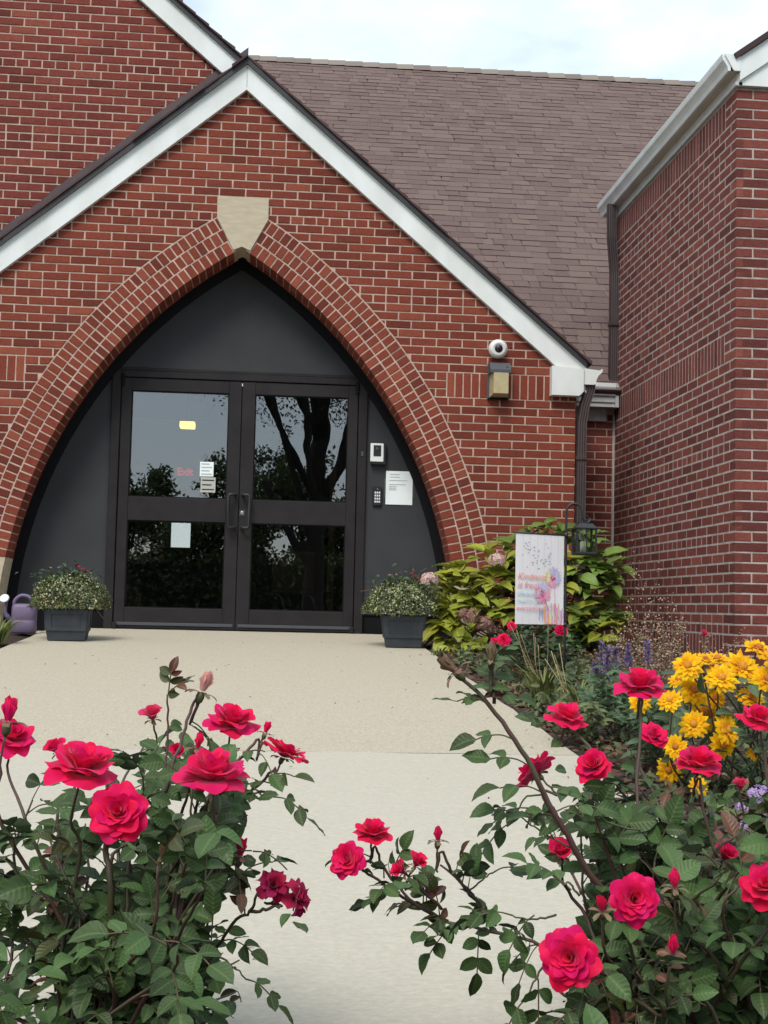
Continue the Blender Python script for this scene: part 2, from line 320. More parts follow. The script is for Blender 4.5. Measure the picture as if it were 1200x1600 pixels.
# ------------------------------------------------------------------ clipping and brick pieces
def clip(poly, n, d):
    """keep the points with n.p <= d"""
    o = []
    for i, p in enumerate(poly):
        q = poly[(i+1) % len(poly)]; a = n[0]*p[0]+n[1]*p[1]-d; b = n[0]*q[0]+n[1]*q[1]-d
        if a <= 0: o.append(p)
        if a*b < 0:
            t = a/(a-b); o.append((p[0]+(q[0]-p[0])*t, p[1]+(q[1]-p[1])*t))
    return o
def inset(poly, e):
    o = list(poly); k = len(poly)
    for i in range(k):
        p, q = poly[i], poly[(i+1) % k]; dx, dy = q[0]-p[0], q[1]-p[1]; L = math.hypot(dx, dy)
        if L < 1e-6: continue
        n = (dy/L, -dx/L); o = clip(o, n, n[0]*p[0]+n[1]*p[1]-e)
        if len(o) < 3: return []
    return o
def area(p): return abs(sum(p[i][0]*p[(i+1) % len(p)][1]-p[(i+1) % len(p)][0]*p[i][1] for i in range(len(p))))/2
def clean(p, e=.0015):
    o = []
    for q in p:
        if not o or math.hypot(q[0]-o[-1][0], q[1]-o[-1][1]) > e: o.append(q)
    if len(o) > 1 and math.hypot(o[0][0]-o[-1][0], o[0][1]-o[-1][1]) < e: o.pop()
    return o
def piece_geo(poly, depth=.045, ch=.0022, wob=.0012):
    """front ring inset by a chamfer, then the full ring, then the back ring"""
    fr = clean(inset(poly, ch)); n = len(poly)
    if len(fr) != n:
        c = (sum(p[0] for p in poly)/n, sum(p[1] for p in poly)/n); fr = [(p[0]+(c[0]-p[0])*.06, p[1]+(c[1]-p[1])*.06) for p in poly]
    j = lambda: random.uniform(-wob, wob)
    V = [(p[0]+j(), p[1]+j(), j()) for p in fr]; mid = [(p[0]+j(), p[1]+j()) for p in poly]
    V += [(*p, -ch) for p in mid]+[(*p, -depth) for p in mid]
    Fc = [tuple(range(n))]+[(k*n+i, (k+1)*n+i, (k+1)*n+(i+1) % n, k*n+(i+1) % n) for k in (0, 1) for i in range(n)]
    return V, Fc
class Wall:
    """collects brick polygons in (u,v) of a wall; n points outward"""
    def __init__(s, O, U, V, Nn): s.M = Matrix((U, V, Nn)).transposed().to_4x4(); s.M.translation = O; s.p = []
    def add(s, poly, depth=.045, proud=0): s.p.append((poly, depth, proud))
    def emit(s, parent, name, material, nobj=300, occl=(), flat=1):
        cache = {}; rank = []
        for i, (poly, dp, pr) in enumerate(s.p):
            cu = sum(q[0] for q in poly)/len(poly); cv = sum(q[1] for q in poly)/len(poly)
            q = px(s.M @ Vector((cu, cv, 0))); ok = inframe(q, -4) and not any(a < q[0] < c and b < q[1] < d for a, b, c, d in occl)
            if ok:
                qs = [px(s.M @ Vector((*p, 0)))[:2] for p in poly]; rank.append((area(qs), i))
        rank.sort(reverse=True); pick = set(i for a, i in rank[:nobj]); mb = MB()
        for i, (poly, dp, pr) in enumerate(s.p):
            cu = sum(q[0] for q in poly)/len(poly); cv = sum(q[1] for q in poly)/len(poly); loc = [(a-cu, b-cv) for a, b in poly]
            pr += random.uniform(-.0015, .0015)*flat
            if i in pick:
                u_ = max(a for a, b in loc)-min(a for a, b in loc); v_ = max(b for a, b in loc)-min(b for a, b in loc)
                full = len(loc) == 4 and abs(area(loc)-u_*v_) < 1e-5
                key = (round(u_, 3), round(v_, 3), dp, random.randrange(4)) if full else None
                me = cache.get(key) if key else None
                if me is None:
                    V, Fc = piece_geo(loc, dp, wob=.0012*flat); me = bpy.data.meshes.new(name); me.from_pydata(V, [], Fc); me.materials.append(material)
                    if key: cache[key] = me
                obj(name, me, parent, s.M @ Matrix.Translation((cu, cv, pr)))
            else:
                V, Fc = piece_geo(loc, dp, wob=.0012*flat); mb.add([s.M @ Vector((a+cu, b+cv, c+pr)) for a, b, c in V], Fc)
        if mb.v: mb.build(name+'work', material, parent, kind='stuff')
CO, LB, J = .0667, .2062, .0118       # course height, brick length with joint, joint width
ZS = 1.89                            # bottom of the soldier course, shared by all walls
def rect(a, b, c, d): return [(a, c), (b, c), (b, d), (a, d)]
def courses(wall, u0, u1, r0, r1, L, ref, headers, cut, skip=lambda r, a, b: False, cap=None):
    """running bond from row r0 to r1, header rows listed; cut(poly) clips to the wall's outline"""
    for r in range(r0, r1):
        z = ZS+r*CO; mod = L/2 if r in headers else L
        ph = 0 if (r % 2) else mod/2
        k0 = math.floor((u0-ref-ph)/mod); k1 = math.ceil((u1-ref-ph)/mod)
        for k in range(k0, k1):
            a, b = ref+ph+k*mod, ref+ph+(k+1)*mod
            if skip(r, a, b): continue
            jj = random.uniform(-.0015, .0015)
            poly = rect(max(a, u0)+J/2+jj, min(b, u1)-J/2+jj, z+J/2, z+CO-J/2)
            if poly[1][0]-poly[0][0] < .012: continue
            poly = cut(poly)
            if poly: poly = clean(poly)
            if poly and len(poly) > 2 and area(poly) > .0003: wall.add(poly)

# ================================================================== SETTING: ground, path, beds
def sheet(name, x0, x1, y0, y1, mt, dz=0, nx=2, ny=2, rough=0, kind='structure', zf=None, label=None):
    zf = zf or gz; xs = np.linspace(x0, x1, nx); ys = np.linspace(y0, y1, ny); V = []
    for y in ys:
        for x in xs: V.append((x, y, zf(y)+dz+(random.uniform(-rough, rough) if rough else 0)))
    Fc = [(j*nx+i, j*nx+i+1, (j+1)*nx+i+1, (j+1)*nx+i) for j in range(ny-1) for i in range(nx-1)]
    return obj(name, npmesh(name, V, Fc, mt, rough > 0), kind=kind)
sheet('ground', -220, 220, -320, 60, M['lawn'], -.16, 2, 3, zf=lambda y: -.62 if y < -9 else -.35)
YJ, YE = -5.62, -8.27                # change of finish across the path, and the path's near end
def slab(name, y0, y1, mt, x0=-1.4, x1=1.4):
    nx, ny = 15, max(4, int((y1-y0)*5)); mb = MB(); V = []
    for j in range(ny):
        for i in range(nx):
            x = x0+(x1-x0)*i/(nx-1); y = y0+(y1-y0)*j/(ny-1)
            e = random.uniform(-.006, .006) if i in (0, nx-1) else 0
            V.append((x+e, y, gz(y)+random.uniform(-.0015, .0015)))
    mb.add(V, [(j*nx+i, j*nx+i+1, (j+1)*nx+i+1, (j+1)*nx+i) for j in range(ny-1) for i in range(nx-1)], True)
    A = [(x0, y0), (x1, y0), (x1, y1), (x0, y1)]
    mb.add([(x, y, gz(y)-.001) for x, y in A]+[(x, y, gz(y)-.14) for x, y in A], [(0, 4, 5, 1), (1, 5, 6, 2), (2, 6, 7, 3), (3, 7, 4, 0)])
    return mb.build(name, mt, kind='structure')
slab('path', YJ+.004, .33, M['aggregate'])
slab('path', YE, YJ-.004, M['concrete'])
obj_ = MB().box((-3, -.001, -.3), (-1.41, .5, -.035)).box((1.41, -.001, -.3), (2.7, .5, -.035)).build('foundation', M['concrete'], kind='structure')
def bed(name, x0, x1, y0, y1): return sheet(name, x0, x1, y0, y1, M['mulch'], -.02, max(2, int((x1-x0)*9)), max(2, int((y1-y0)*9)), .018)
bed('flower_bed', 1.395, 3.30, -2.02, 1.02)
bed('flower_bed', 1.395, 7, YE-.0, -2.03)
bed('flower_bed', -4.5, -1.395, YE, .0)
bed('flower_bed', -4, 5, -11.5, YE-.002)

# ================================================================== ENTRANCE PORCH
X0 = -.005; ARC, RI, RO, ZC = 1.88, 3.66, 3.97, -.13
porch = thing('entrance_porch', (X0, .2, 0), 'red brick gabled entrance porch with pointed brick arch round dark double doors', 'porch')
RK = .84                               # rake slope
ZPK = 4.279                            # underside of the white rake board at the peak
XR, XL = 2.69, -2.70
def arch_pt(s, r, a): return (X0+s*(r*math.cos(a)-ARC), ZC+r*math.sin(a))
wallp = obj('wall', MB().mesh('wall', M['mortar']), porch)
# mortar backing: gable outline with the arch cut away, built as strips left and right of the arch
mb = MB()
def backing(mb, s, y, thick):
    n = 40; prev = None
    XE = XR if s > 0 else -XL
    for i in range(n+1):
        x = .0+XE*i/n                       # distance from the axis
        zt = ZPK-RK*x+.05 if x > 0 else ZPK+.03
        c = ARC+x
        zb = ZC+math.sqrt(max((RO-.01)**2-c*c, 0)) if c < RO-.01 else -.3
        zb = max(zb, -.3)
        if prev:
            x_, zt_, zb_ = prev
            A = [(X0+s*x_, zb_), (X0+s*x, zb), (X0+s*x, zt), (X0+s*x_, zt_)]
            if s < 0: A = A[::-1]
            mb.prism(A, lambda u, v: (u, y, v), lambda u, v: (u, y+thick, v))
        prev = (x, zt, zb)
backing(mb, 1, .0045, .30); backing(mb, -1, .0045, .30)
mb.box((XR-.30, .012, -.3), (XR-.005, 1.02, 2.1)); mb.box((XL+.005, .012, -.3), (XL+.3, 1.02, 2.1))
me = mb.mesh('wall', M['mortar']); me.transform(W[porch].inverted()); wallp.data = me
HDR = {-27, -18, -9, 11, 20, 29, 38, 47, 56, 65}
wl = Wall(Vector((0, 0, 0)), Vector((1, 0, 0)), Vector((0, 0, 1)), Vector((0, -1, 0)))
LRK = math.hypot(1, RK)
def cut_porch(poly):
    cx = sum(p[0] for p in poly)/4; cz = sum(p[1] for p in poly)/4
    s = 1 if cx > X0 else -1
    for t in (1, -1): poly = clip(poly, (t*RK/LRK, 1/LRK), (ZPK+t*RK*X0)/LRK+.012)
    if len(poly) < 3: return None
    if ZS < cz < ZS+3*CO:
        for t in (1, -1): poly = clip(poly, (t, 0), SR0-J/2)
        if len(poly) < 3: return None
    if cz < 3.42:
        poly = clip(poly, (-s, 0), -(s*X0+.205)) if abs(cx-X0) < .34 and cz > 3.2 else poly
        if len(poly) < 3: return None
        C = (X0-s*ARC, ZC); d = (cx-C[0], cz-C[1]); L = math.hypot(*d); n = (-d[0]/L, -d[1]/L)
        if L < RO+.3: poly = clip(poly, n, n[0]*C[0]+n[1]*C[1]-(RO+.007))
        if len(poly) < 3: return None
    return poly
SR0, SR1 = 1.645, 2.49
def skip_porch(r, a, b):
    if 0 <= r < 3: return a > SR0-.01 or b < -SR0-.01
    return False
courses(wl, XL, XR, -29, 36, LB, XR, HDR, cut_porch, skip_porch)
for s in (1, -1):
    n = 16; q0, q1 = (SR0, XR) if s > 0 else (XL, -SR0)
    n = round((q1-q0)/.0668)
    for i in range(n):
        a = q0+(q1-q0)*i/n; wl.add(rect(a+.005, a+(q1-q0)/n-.005, ZS+.005, ZS+3*CO-.005))
wl.emit(wallp, 'brick', M['brick'], 300, occl=[(690, 800, 1000, 1050)])
ws = Wall(Vector((XR, 0, 0)), Vector((0, 1, 0)), Vector((0, 0, 1)), Vector((1, 0, 0)))
courses(ws, .0, 1.02, -29, 3, LB, 0, HDR, lambda p: p); ws.emit(wallp, 'brick', M['brick'], 0)
ws = Wall(Vector((XL, 1.02, 0)), Vector((0, -1, 0)), Vector((0, 0, 1)), Vector((-1, 0, 0)))
courses(ws, .0, 1.02, -29, 3, LB, 0, HDR, lambda p: p); ws.emit(wallp, 'brick', M['brick'], 0)
# arch: mortar core, three rings of headers, soffit bricks
KS = [(-.2, 3.42), (.2, 3.42), (.2, 3.247), (.066, 2.993), (0, 3.022), (-.066, 2.993), (-.2, 3.247)]
NA = 36; A0 = math.asin((.53-ZC)/RO)
arch = obj('arch', bpy.data.meshes.new('arch'), porch)
for s in (1, -1):
    mb = MB()
    am = lambda r_: math.acos((ARC+.035)/r_)
    for i in range(NA):
        ang = lambda r_, k: A0+(am(r_)-A0)*k/NA
        q = [arch_pt(s, RI+.005, ang(RI+.005, i)), arch_pt(s, RO, ang(RO, i)), arch_pt(s, RO, ang(RO, i+1)), arch_pt(s, RI+.005, ang(RI+.005, i+1))]
        if s < 0: q = q[::-1]
        mb.prism(q, lambda u, v: (u, .0042, v), lambda u, v: (u, .312, v))
    if s > 0:
        me = mb.mesh('arch', M['mortar']); me.transform(W[porch].inverted()); arch.data = me
    else: mb.build('arch', M['mortar'], porch)
wa = Wall(Vector((0, 0, 0)), Vector((1, 0, 0)), Vector((0, 0, 1)), Vector((0, -1, 0)))
wb = Wall(Vector((0, .212, 0)), Vector((1, 0, 0)), Vector((0, 0, 1)), Vector((0, -1, 0)))
for s in (1, -1):
    for ring in range(3):
        ra, rb = RI+.1034*ring+(0 if ring == 0 else .006), RI+.1034*(ring+1)-.006
        rm = (ra+rb)/2; a0 = math.asin((.53-ZC)/rm); pit = .0672/rm; hj = .0058/rm
        for k in range(70):
            a = a0+(k+.03*ring)*pit; b = a+pit
            if a > 1.075: break
            q = [arch_pt(s, ra, a+hj), arch_pt(s, rb, a+hj), arch_pt(s, rb, b-hj), arch_pt(s, ra, b-hj)]
            q = [(p[0]-X0, p[1]) for p in q]
            d = (.134, .254); L = math.hypot(.254, .134); n = (-s*.254/L, .134/L)      # right flank of the keystone
            dd = (-.254*.066+.134*2.993)/L-.006
            q = clip(q, n, dd); q = [(p[0]+X0, p[1]) for p in q]
            if s < 0: q = q[::-1]
            q = clean(q)
            if len(q) < 3 or area(q) < .0012: continue
            wa.add(q, .2 if ring == 0 else .06, random.uniform(-.002, .002))
            if ring == 0: wb.add(q, .1)
wa.emit(arch, 'arch_brick', M['brick'], 330)
wb.emit(arch, 'soffit_brick', M['brick'], 0)
mb = MB().prism([(X0+a, b) for a, b in KS][::-1], lambda u, v: (u, -.012, v), lambda u, v: (u, .31, v))
mb.build('keystone', M['stone'], porch)
for s in (1, -1):                       # limestone springers
    mb = MB(); zt = .528
    pts = []
    for i in range(7):
        z = -.12+(zt+.12)*i/6; a = math.asin((z-ZC)/RI); pts.append((X0+s*(RI*math.cos(a)-ARC), z))
    po = []
    for i in range(7):
        z = -.12+(zt+.12)*i/6; a = math.asin((z-ZC)/RO); po.append((X0+s*(RO*math.cos(a)-ARC), z))
    for i in range(6):
        q = [pts[i], po[i], po[i+1], pts[i+1]]
        if s < 0: q = q[::-1]
        mb.prism(q, lambda u, v: (u, -.006, v), lambda u, v: (u, .312, v))
    mb.build('springer', M['stone'], porch)
# dark trim following the arch, charcoal infill panel
def arch_band(r0, r1, y0, y1, n=40):
    mb = MB(); e0 = 0
    for s in (1, -1):
        a0 = math.asin((-.035-ZC)/r1)
        a1 = math.acos(ARC/r1) if ARC/r1 < 1 else 0
        b1 = math.acos(ARC/r0)
        for i in range(n):
            f0, f1 = i/n, (i+1)/n
            q = [arch_pt(s, r0, a0+(b1-a0)*f0), arch_pt(s, r1, a0+(a1-a0)*f0), arch_pt(s, r1, a0+(a1-a0)*f1), arch_pt(s, r0, a0+(b1-a0)*f1)]
            if s < 0: q = q[::-1]
            mb.prism(q, lambda u, v: (u, y0, v), lambda u, v: (u, y1, v))
    return mb
arch_band(RI-.072, RI+.03, .314, .40).build('arch_trim', M['blacktrim'], porch)
DL, DR, DT = -.935, .968, 2.005        # door opening
mb = MB(); n = 40; RP = RI-.06
def arch_half(z):
    return RP*math.cos(math.asin((z-ZC)/RP))-ARC
zz = [DT+.085+(ZC+math.sqrt(RP*RP-ARC*ARC)-.002-DT-.085)*i/n for i in range(n+1)]
for a, b in zip(zz, zz[1:]):
    mb.prism([(X0-arch_half(a), a), (X0+arch_half(a), a), (X0+arch_half(b), b), (X0-arch_half(b), b)], lambda u, v: (u, .345, v), lambda u, v: (u, .385, v))
mb.build('upper_panel', M['panel'], porch)
for s in (1, -1):
    mb = MB(); xa = (DR+.075) if s > 0 else (DL-.075); lim = abs(xa-X0); n = 30
    zt = ZC+math.sqrt(RP*RP-(ARC+lim)**2); zs = [.155+(zt-.004-.155)*i/n for i in range(n+1)]
    for a, b in zip(zs, zs[1:]):
        q = [(xa, a), (X0+s*arch_half(a), a), (X0+s*arch_half(b), b), (xa, b)]
        if s < 0: q = q[::-1]
        mb.prism(q, lambda u, v: (u, .348, v), lambda u, v: (u, .385, v))
    mb.build('side_panel', M['panel'], porch)
    e = X0+s*(arch_half(.1)+.0)
    MB().box((xa, .352, -.03), (e, .385, .150)).box((xa, .340, .146), (e-s*.005, .36, .156)).build('kick_panel', M['kick'], porch)
# door frame
mb = MB()
mb.box((DL-.075, .318, -.018), (DL-.004, .42, DT+.062), .004).box((DR+.004, .318, -.018), (DR+.075, .42, DT+.062), .004)
mb.box((DL-.0035, .322, DT+.006), (DR+.0035, .42, DT+.06), .004).box((DL-.09, .335, DT+.0605), (DR+.09, .384, DT+.086), .004)
mb.build('door_frame', M['frame'], porch)
MB().box((DL, .325, -.018), (DR, .43, -.004)).build('threshold', M['cam_white'], porch)
XM = .026
def door(xa, xb, side):
    d = MB(); y0, y1 = .330, .375; zb, zt = .006, DT
    gl, gr = (xa+.083, xb-.103) if side < 0 else (xa+.108, xb-.080)
    d.box((xa+.002, y0, zb), (gl, y1, zt), .003).box((gr, y0, zb), (xb-.002, y1, zt), .003)
    for a, b in ((zb, .168), (.862, 1.050), (1.905, zt)): d.box((gl-.001, y0+.002, a), (gr+.001, y1-.002, b), .003)
    o = d.build('door', M['frame'], porch)
    for a, b in ((.168, .862), (1.050, 1.905)):
        MB().box((gl-.004, .352, a-.004), (gr+.004, .358, b+.004)).build('pane', M['glass'], o)
        g = MB()
        for q0, q1 in (((gl, a), (gl+.008, b)), ((gr-.008, a), (gr, b)), ((gl+.0081, a), (gr-.0081, a+.008)), ((gl+.0081, b-.008), (gr-.0081, b))):
            g.box((q0[0], .340, q0[1]), (q1[0], .351, q1[1]))
        g.build('glazing_bead', M['blacktrim'], o)
    MB().box((xa+.02, .322, .028), (xb-.02, .330, .052), .002).build('bottom_sweep', M['grey_gutter'] if False else M['bronze_box'], o)
    hx = -.056 if side < 0 else .112
    mx_ = -.004 if side < 0 else .058; e_ = .012 if side < 0 else -.012
    h = MB().tube([(mx_, .331, 1.085), (mx_, .285, 1.085), (mx_-e_*.6, .272, 1.085), (hx+e_, .268, 1.085), (hx, .266, 1.073), (hx, .266, .832), (hx+e_, .268, .82), (mx_-e_*.6, .272, .82), (mx_, .285, .82), (mx_, .331, .82)], .0125, 8)
    h.box((mx_-.016, .324, 1.065), (mx_+.016, .3305, 1.105), .003).box((mx_-.016, .324, .80), (mx_+.016, .3305, .84), .003)
    h.build('pull_handle', M['black'], o)
    pv = xa+.012 if side < 0 else xb-.012
    MB().box((pv-.014, .300, DT-.07), (pv+.014, .3175, DT+.03), .004).build('pivot', M['blacktrim'], o)
    MB().box((pv-.016, .300, .0), (pv+.016, .3295, .05), .004).build('pivot', M['frame'], o)
    return o
dl = door(DL, XM, -1); dr = door(XM, DR, 1)
MB().lathe((.056, .330, .942), [(.016, 0), (.016, .008), (.010, .010)], 14, (0, -1, 0)).build('lock_cylinder', M['metal'], dr)
MB().box((.034, .3265, .918), (.078, .3302, .966), .002).build('lock_plate', M['bronze_box'], dr)
MB().box((XM-.0035, .3285, 1.968), (XM+.0035, .3295, 1.99)).build('gap_light', M['cam_white'], dr)
MB().box((1.0, .3115, 1.43), (1.018, .3178, 1.47), .002).build('sensor_tab', M['bronze_box'], porch)
# porch roof: saw-tooth shingle courses on both slopes, white rake boards, cornice returns, gutter
def rake(s, x_lo, parent, zpk, yb, name_b, xpk=X0, slope=RK, xhi=0, ytop=.14):
    """white board, thin trim and dark metal edge along one slope; x measured from xpk"""
    up = lambda x, h: (xpk+s*x, zpk-slope*x+h)
    def bar(h0, h1, y0, y1, ex=0):
        q = [up(xhi, h0), up(x_lo+ex, h0), up(x_lo+ex, h1), up(xhi, h1)]
        if s < 0: q = q[::-1]
        return MB().prism(q, lambda u, v: (u, y0, v), lambda u, v: (u, y1, v))
    bar(.0, .186, yb-.045, yb+.02).build(name_b, M['white'], parent)
    bar(.1862, .198, yb-.058, yb+.02).build('rake_trim', M['white'], parent)
    bar(.1983, .247, yb-.075, yb+ytop).build('drip_edge', M['dark_edge'], parent)
rake(1, 2.765, porch, ZPK, 0, 'rake_board'); rake(-1, 2.765, porch, ZPK, 0, 'rake_board')
MB().box((X0-.003, -.047, ZPK+.02), (X0+.003, -.0445, ZPK+.185)).build('rake_joint', M['grey_gutter'], porch)
def slope_courses(s, y0, y1, xpk, zpk, slope, xlo, parent, name='roof', e=.14, xhi=0):
    mb = MB(); ln = math.hypot(1, slope); x = xlo; k = 0
    while x > xhi+.02:
        x2 = max(x-e/ln*1.0, xhi); x2 = xhi if x2 < xhi+.06 else x2; yj = y0+random.uniform(-.014, .008)
        h0 = .250; t0 = .026 if x > .12 else .014
        P = lambda xx, hh: (xpk+s*xx, zpk-slope*xx+hh)
        q = [P(x, h0), P(x, h0+t0+random.uniform(-.004, .006)), P(x2-.001, h0+.012), P(x2-.001, h0)]
        if s > 0: q = q[::-1]
        mb.prism(q, lambda u, v: (u, yj, v), lambda u, v: (u, y1, v)); x = x2; k += 1
    return mb.build(name, M['shingle_edge'], parent)
slope_courses(1, -.09, 2.6, X0, ZPK, RK, 2.80, porch); slope_courses(-1, -.09, .118, X0, ZPK, RK, 2.80, porch)
q = [(X0-2.8, ZPK-RK*2.8+.25), (X0, ZPK+.25), (X0+2.8, ZPK-RK*2.8+.25), (X0+2.8, ZPK-RK*2.8+.205), (X0, ZPK+.205), (X0-2.8, ZPK-RK*2.8+.205)]
MB().prism(q[::-1], lambda u, v: (u, .16, v), lambda u, v: (u, 2.55, v)).build('roof_deck', M['wood'], porch)
for s in (1, -1):
    xa, xb = X0+s*2.478, X0+s*2.735
    mb = MB().prism([(xa, 1.925), (xb-s*.035, 1.925), (xb, 1.96), (xb, 2.14), (xa+s*.28*0+s*.02, 2.158), (xa, 2.158)][::(1 if s > 0 else -1)], lambda u, v: (u, -.088, v), lambda u, v: (u, .0085, v))
    mb.build('cornice_return', M['white'], porch)
GP = [(0, 0), (.085, 0), (.097, .02), (.102, .045), (.118, .075), (.140, .095), (.150, .11), (.150, .128), (.142, .128), (.142, .115), (0, .128)]
MB().prism([(2.735+a, 2.02+b) for a, b in GP], lambda u, v: (u, -.075, v), lambda u, v: (u, .80, v)).build('gutter', M['white'], porch)
def dspout(name, pts, parent, w=.075, t=.055, xdir=Vector((1, 0, 0))):
    """ribbed rectangular downspout along pts"""
    mb = MB(); P = []; pts = [Vector(p) for p in pts]; sec = []
    for i in range(9): sec.append((-w/2+w*i/8, -t/2+(.003 if i % 2 else 0)))
    sec += [(w/2, t/2), (-w/2, t/2)]; n = len(sec)
    for i, p in enumerate(pts):
        tdir = (pts[min(i+1, len(pts)-1)]-pts[max(i-1, 0)]).normalized(); a = (xdir-tdir*xdir.dot(tdir)).normalized(); b = tdir.cross(a)
        if b.y < 0: b = -b
        P += [p+a*u+b*v for u, v in sec]
    fs = [(i*n+j, i*n+(j+1) % n, (i+1)*n+(j+1) % n, (i+1)*n+j) for i in range(len(pts)-1) for j in range(n)]+[tuple(range(n)), tuple(range(len(P)-1, len(P)-n-1, -1))]
    mb.add(P, fs); return mb.build(name, M['brown'], parent)
ds = dspout('downspout', [(2.795, -.02, 2.03), (2.795, -.02, 1.99), (2.755, -.01, 1.86), (2.735, .0, 1.72), (2.733, .0, 1.2), (2.733, .0, .6), (2.733, .0, .0)], porch, .078)
for z in (1.42, .55): MB().box((2.689, -.036, z), (2.776, .03, z+.03), .003).build('strap', M['brown'], ds)

# ================================================================== CHURCH HALL (gable behind the porch, main roof, recess wall)
hall = thing('church_hall', (-2, 3, 0), 'tall red brick church hall with gable and long brown shingle roof behind the porch', 'church')
YN = .12; NX = -4.2                                    # gable wall plane, x of its ridge
hz = lambda x: ZPK+.004-RK*(x-X0)                       # underside of its right rake board
hw = obj('gable_wall', MB().mesh('gable_wall', M['mortar']), hall)
mb = MB(); ZR = hz(NX)
mb.prism([(-8.4, -.3), (2.3, -.3), (2.3, hz(2.3)+.05), (NX, ZR+.05), (-8.4, ZR+.05-RK*4.2)], lambda u, v: (u, YN+.0045, v), lambda u, v: (u, YN+.25, v))
MB_ = mb.mesh('gable_wall', M['mortar']); MB_.transform(W[hall].inverted()); hw.data = MB_
# opening for the doorway is in front of the room: cut by building the wall only above and beside it
mb = MB()
for a, b, c, d in ((-8.4, -1.95, -.3, 3.3), (1.95, 2.3, -.3, 2.3)):
    mb.box((a, YN+.2, c), (b, YN+.25, d))
mb.prism([(-8.4, 3.3), (1.1, 3.3), (NX, ZR+.05), (-8.4, ZR+.05-RK*4.2)], lambda u, v: (u, YN+.0045, v), lambda u, v: (u, YN+.25, v))
mb.prism([(-8.4, -.3), (-2.75, -.3), (-2.75, 3.2999), (-8.4, 3.2999)], lambda u, v: (u, YN+.0048, v), lambda u, v: (u, YN+.199, v))
mb.prism([(-2.7499, 1.9), (-1.9, 1.9), (-1.9, 3.2999), (-2.7499, 3.2999)], lambda u, v: (u, YN+.2, v), lambda u, v: (u, YN+.25, v))
mb.prism([(-2.7499, 1.7), (-.9, 3.2999), (-2.7499, 3.2999)], lambda u, v: (u, YN+.0051, v), lambda u, v: (u, YN+.18, v))
me = mb.mesh('gable_wall', M['mortar']); me.transform(W[hall].inverted()); hw.data = me
wn = Wall(Vector((0, YN, 0)), Vector((1, 0, 0)), Vector((0, 0, 1)), Vector((0, -1, 0)))
def cut_hall(poly):
    poly = clip(poly, (RK/LRK, 1/LRK), (ZPK+RK*X0)/LRK+.012)
    if len(poly) < 3: return None
    poly = clip(poly, (-RK/LRK, 1/LRK), (ZR-RK*NX)/LRK) if len(poly) > 2 else poly
    if len(poly) < 3: return None
    # hidden behind the porch gable
    cx = sum(p[0] for p in poly)/len(poly); cz = sum(p[1] for p in poly)/len(poly)
    if abs(cx-X0) < 2.68 and cz < ZPK-RK*abs(cx-X0)-.05: return None
    return poly
courses(wn, -5.2, .2, -28, 78, LB, XR+.06, HDR, cut_hall, lambda r, a, b: (r < 8 and b > -2.7) or 0 <= r < 0)
wn.emit(hw, 'brick', M['brick_hall'], 300)
up = lambda x, h: (x, hz(x)+h)
def nbar(h0, h1, y0, y1, nm, mt): MB().prism([up(NX, h0), up(-.02, h0), up(-.02, h1), up(NX, h1)], lambda u, v: (u, y0, v), lambda u, v: (u, y1, v)).build(nm, mt, hall)
nbar(0, .186, YN-.045, YN+.02, 'rake_board', M['white']); nbar(.1862, .198, YN-.055, YN+.02, 'rake_trim', M['white']); nbar(.1983, .247, YN-.07, YN+.2, 'drip_edge', M['dark_edge'])
MB().prism([(NX, ZR+.19), (NX, ZR), (-8.6, ZR-RK*4.4), (-8.6, ZR+.19-RK*4.4)], lambda u, v: (u, YN-.045, v), lambda u, v: (u, YN+.02, v)).build('rake_board', M['white'], hall)
mb = MB(); ln = math.hypot(1, RK); x = .0
while x > NX:
    x2 = max(x-.14/ln, NX); h = .25; yj = YN-.085+random.uniform(-.014, .008)
    mb.prism([(x, hz(x)+h), (x, hz(x)+h+.026+random.uniform(-.004, .006)), (x2, hz(x2)+h+.012), (x2, hz(x2)+h)][::-1], lambda u, v: (u, yj, v), lambda u, v: (u, 6.5, v)); x = x2
mb.build('gable_roof', M['shingle_edge'], hall)
MB().prism([(NX, ZR+.27), (NX, ZR+.2), (-8.7, ZR+.2-RK*4.5), (-8.7, ZR+.27-RK*4.5)], lambda u, v: (u, YN-.08, v), lambda u, v: (u, 6.5, v)).build('gable_roof', M['shingle_edge'], hall)
# flashing where the porch roof meets the gable wall
q = []
mb = MB(); n = 16
for i in range(n):
    a, b = 2.72*i/n, 2.72*(i+1)/n; hh = .40+.02*random.random()
    za, zb_ = ZPK-RK*a, ZPK-RK*b
    mb.prism([(X0-b, zb_+.23), (X0-a, za+.23), (X0-a, za+hh), (X0-b, zb_+hh)], lambda u, v: (u, YN-.012+.0015*(i % 2), v), lambda u, v: (u, YN-.002, v))
mb.build('flashing', M['flashing'], hall)
# main roof, its slope facing the viewpoint
TH = R(40); YEV, ZEV = .8, 2.13; RS, RU = math.sin(TH), math.cos(TH); RL = 8.62; EX = .1375
mr = MB().prism([(-.9, 0), (9.5, 0), (9.5, RL), (-.9, RL)], lambda u, v: (u, YEV+v*RU+.004, ZEV+v*RS-.006), lambda u, v: (u, YEV+v*RU+.06, ZEV+v*RS-.06)).build('main_roof', M['shingle_edge'], hall)
MR = Matrix((Vector((1, 0, 0)), Vector((0, RU, RS)), Vector((0, -RS, RU)))).transposed().to_4x4(); MR.translation = Vector((0, YEV, ZEV))
sh = []
for r in range(int(RL/EX)+1):
    x = -1.0-random.random()*.2; layer = 0
    while x < 9.5:
        wd = random.choice((.10, .13, .16, .2, .24, .28))*random.uniform(.9, 1.1); layer = random.choice((0, 1)); sh.append((x, r*EX, wd, layer)); x += wd
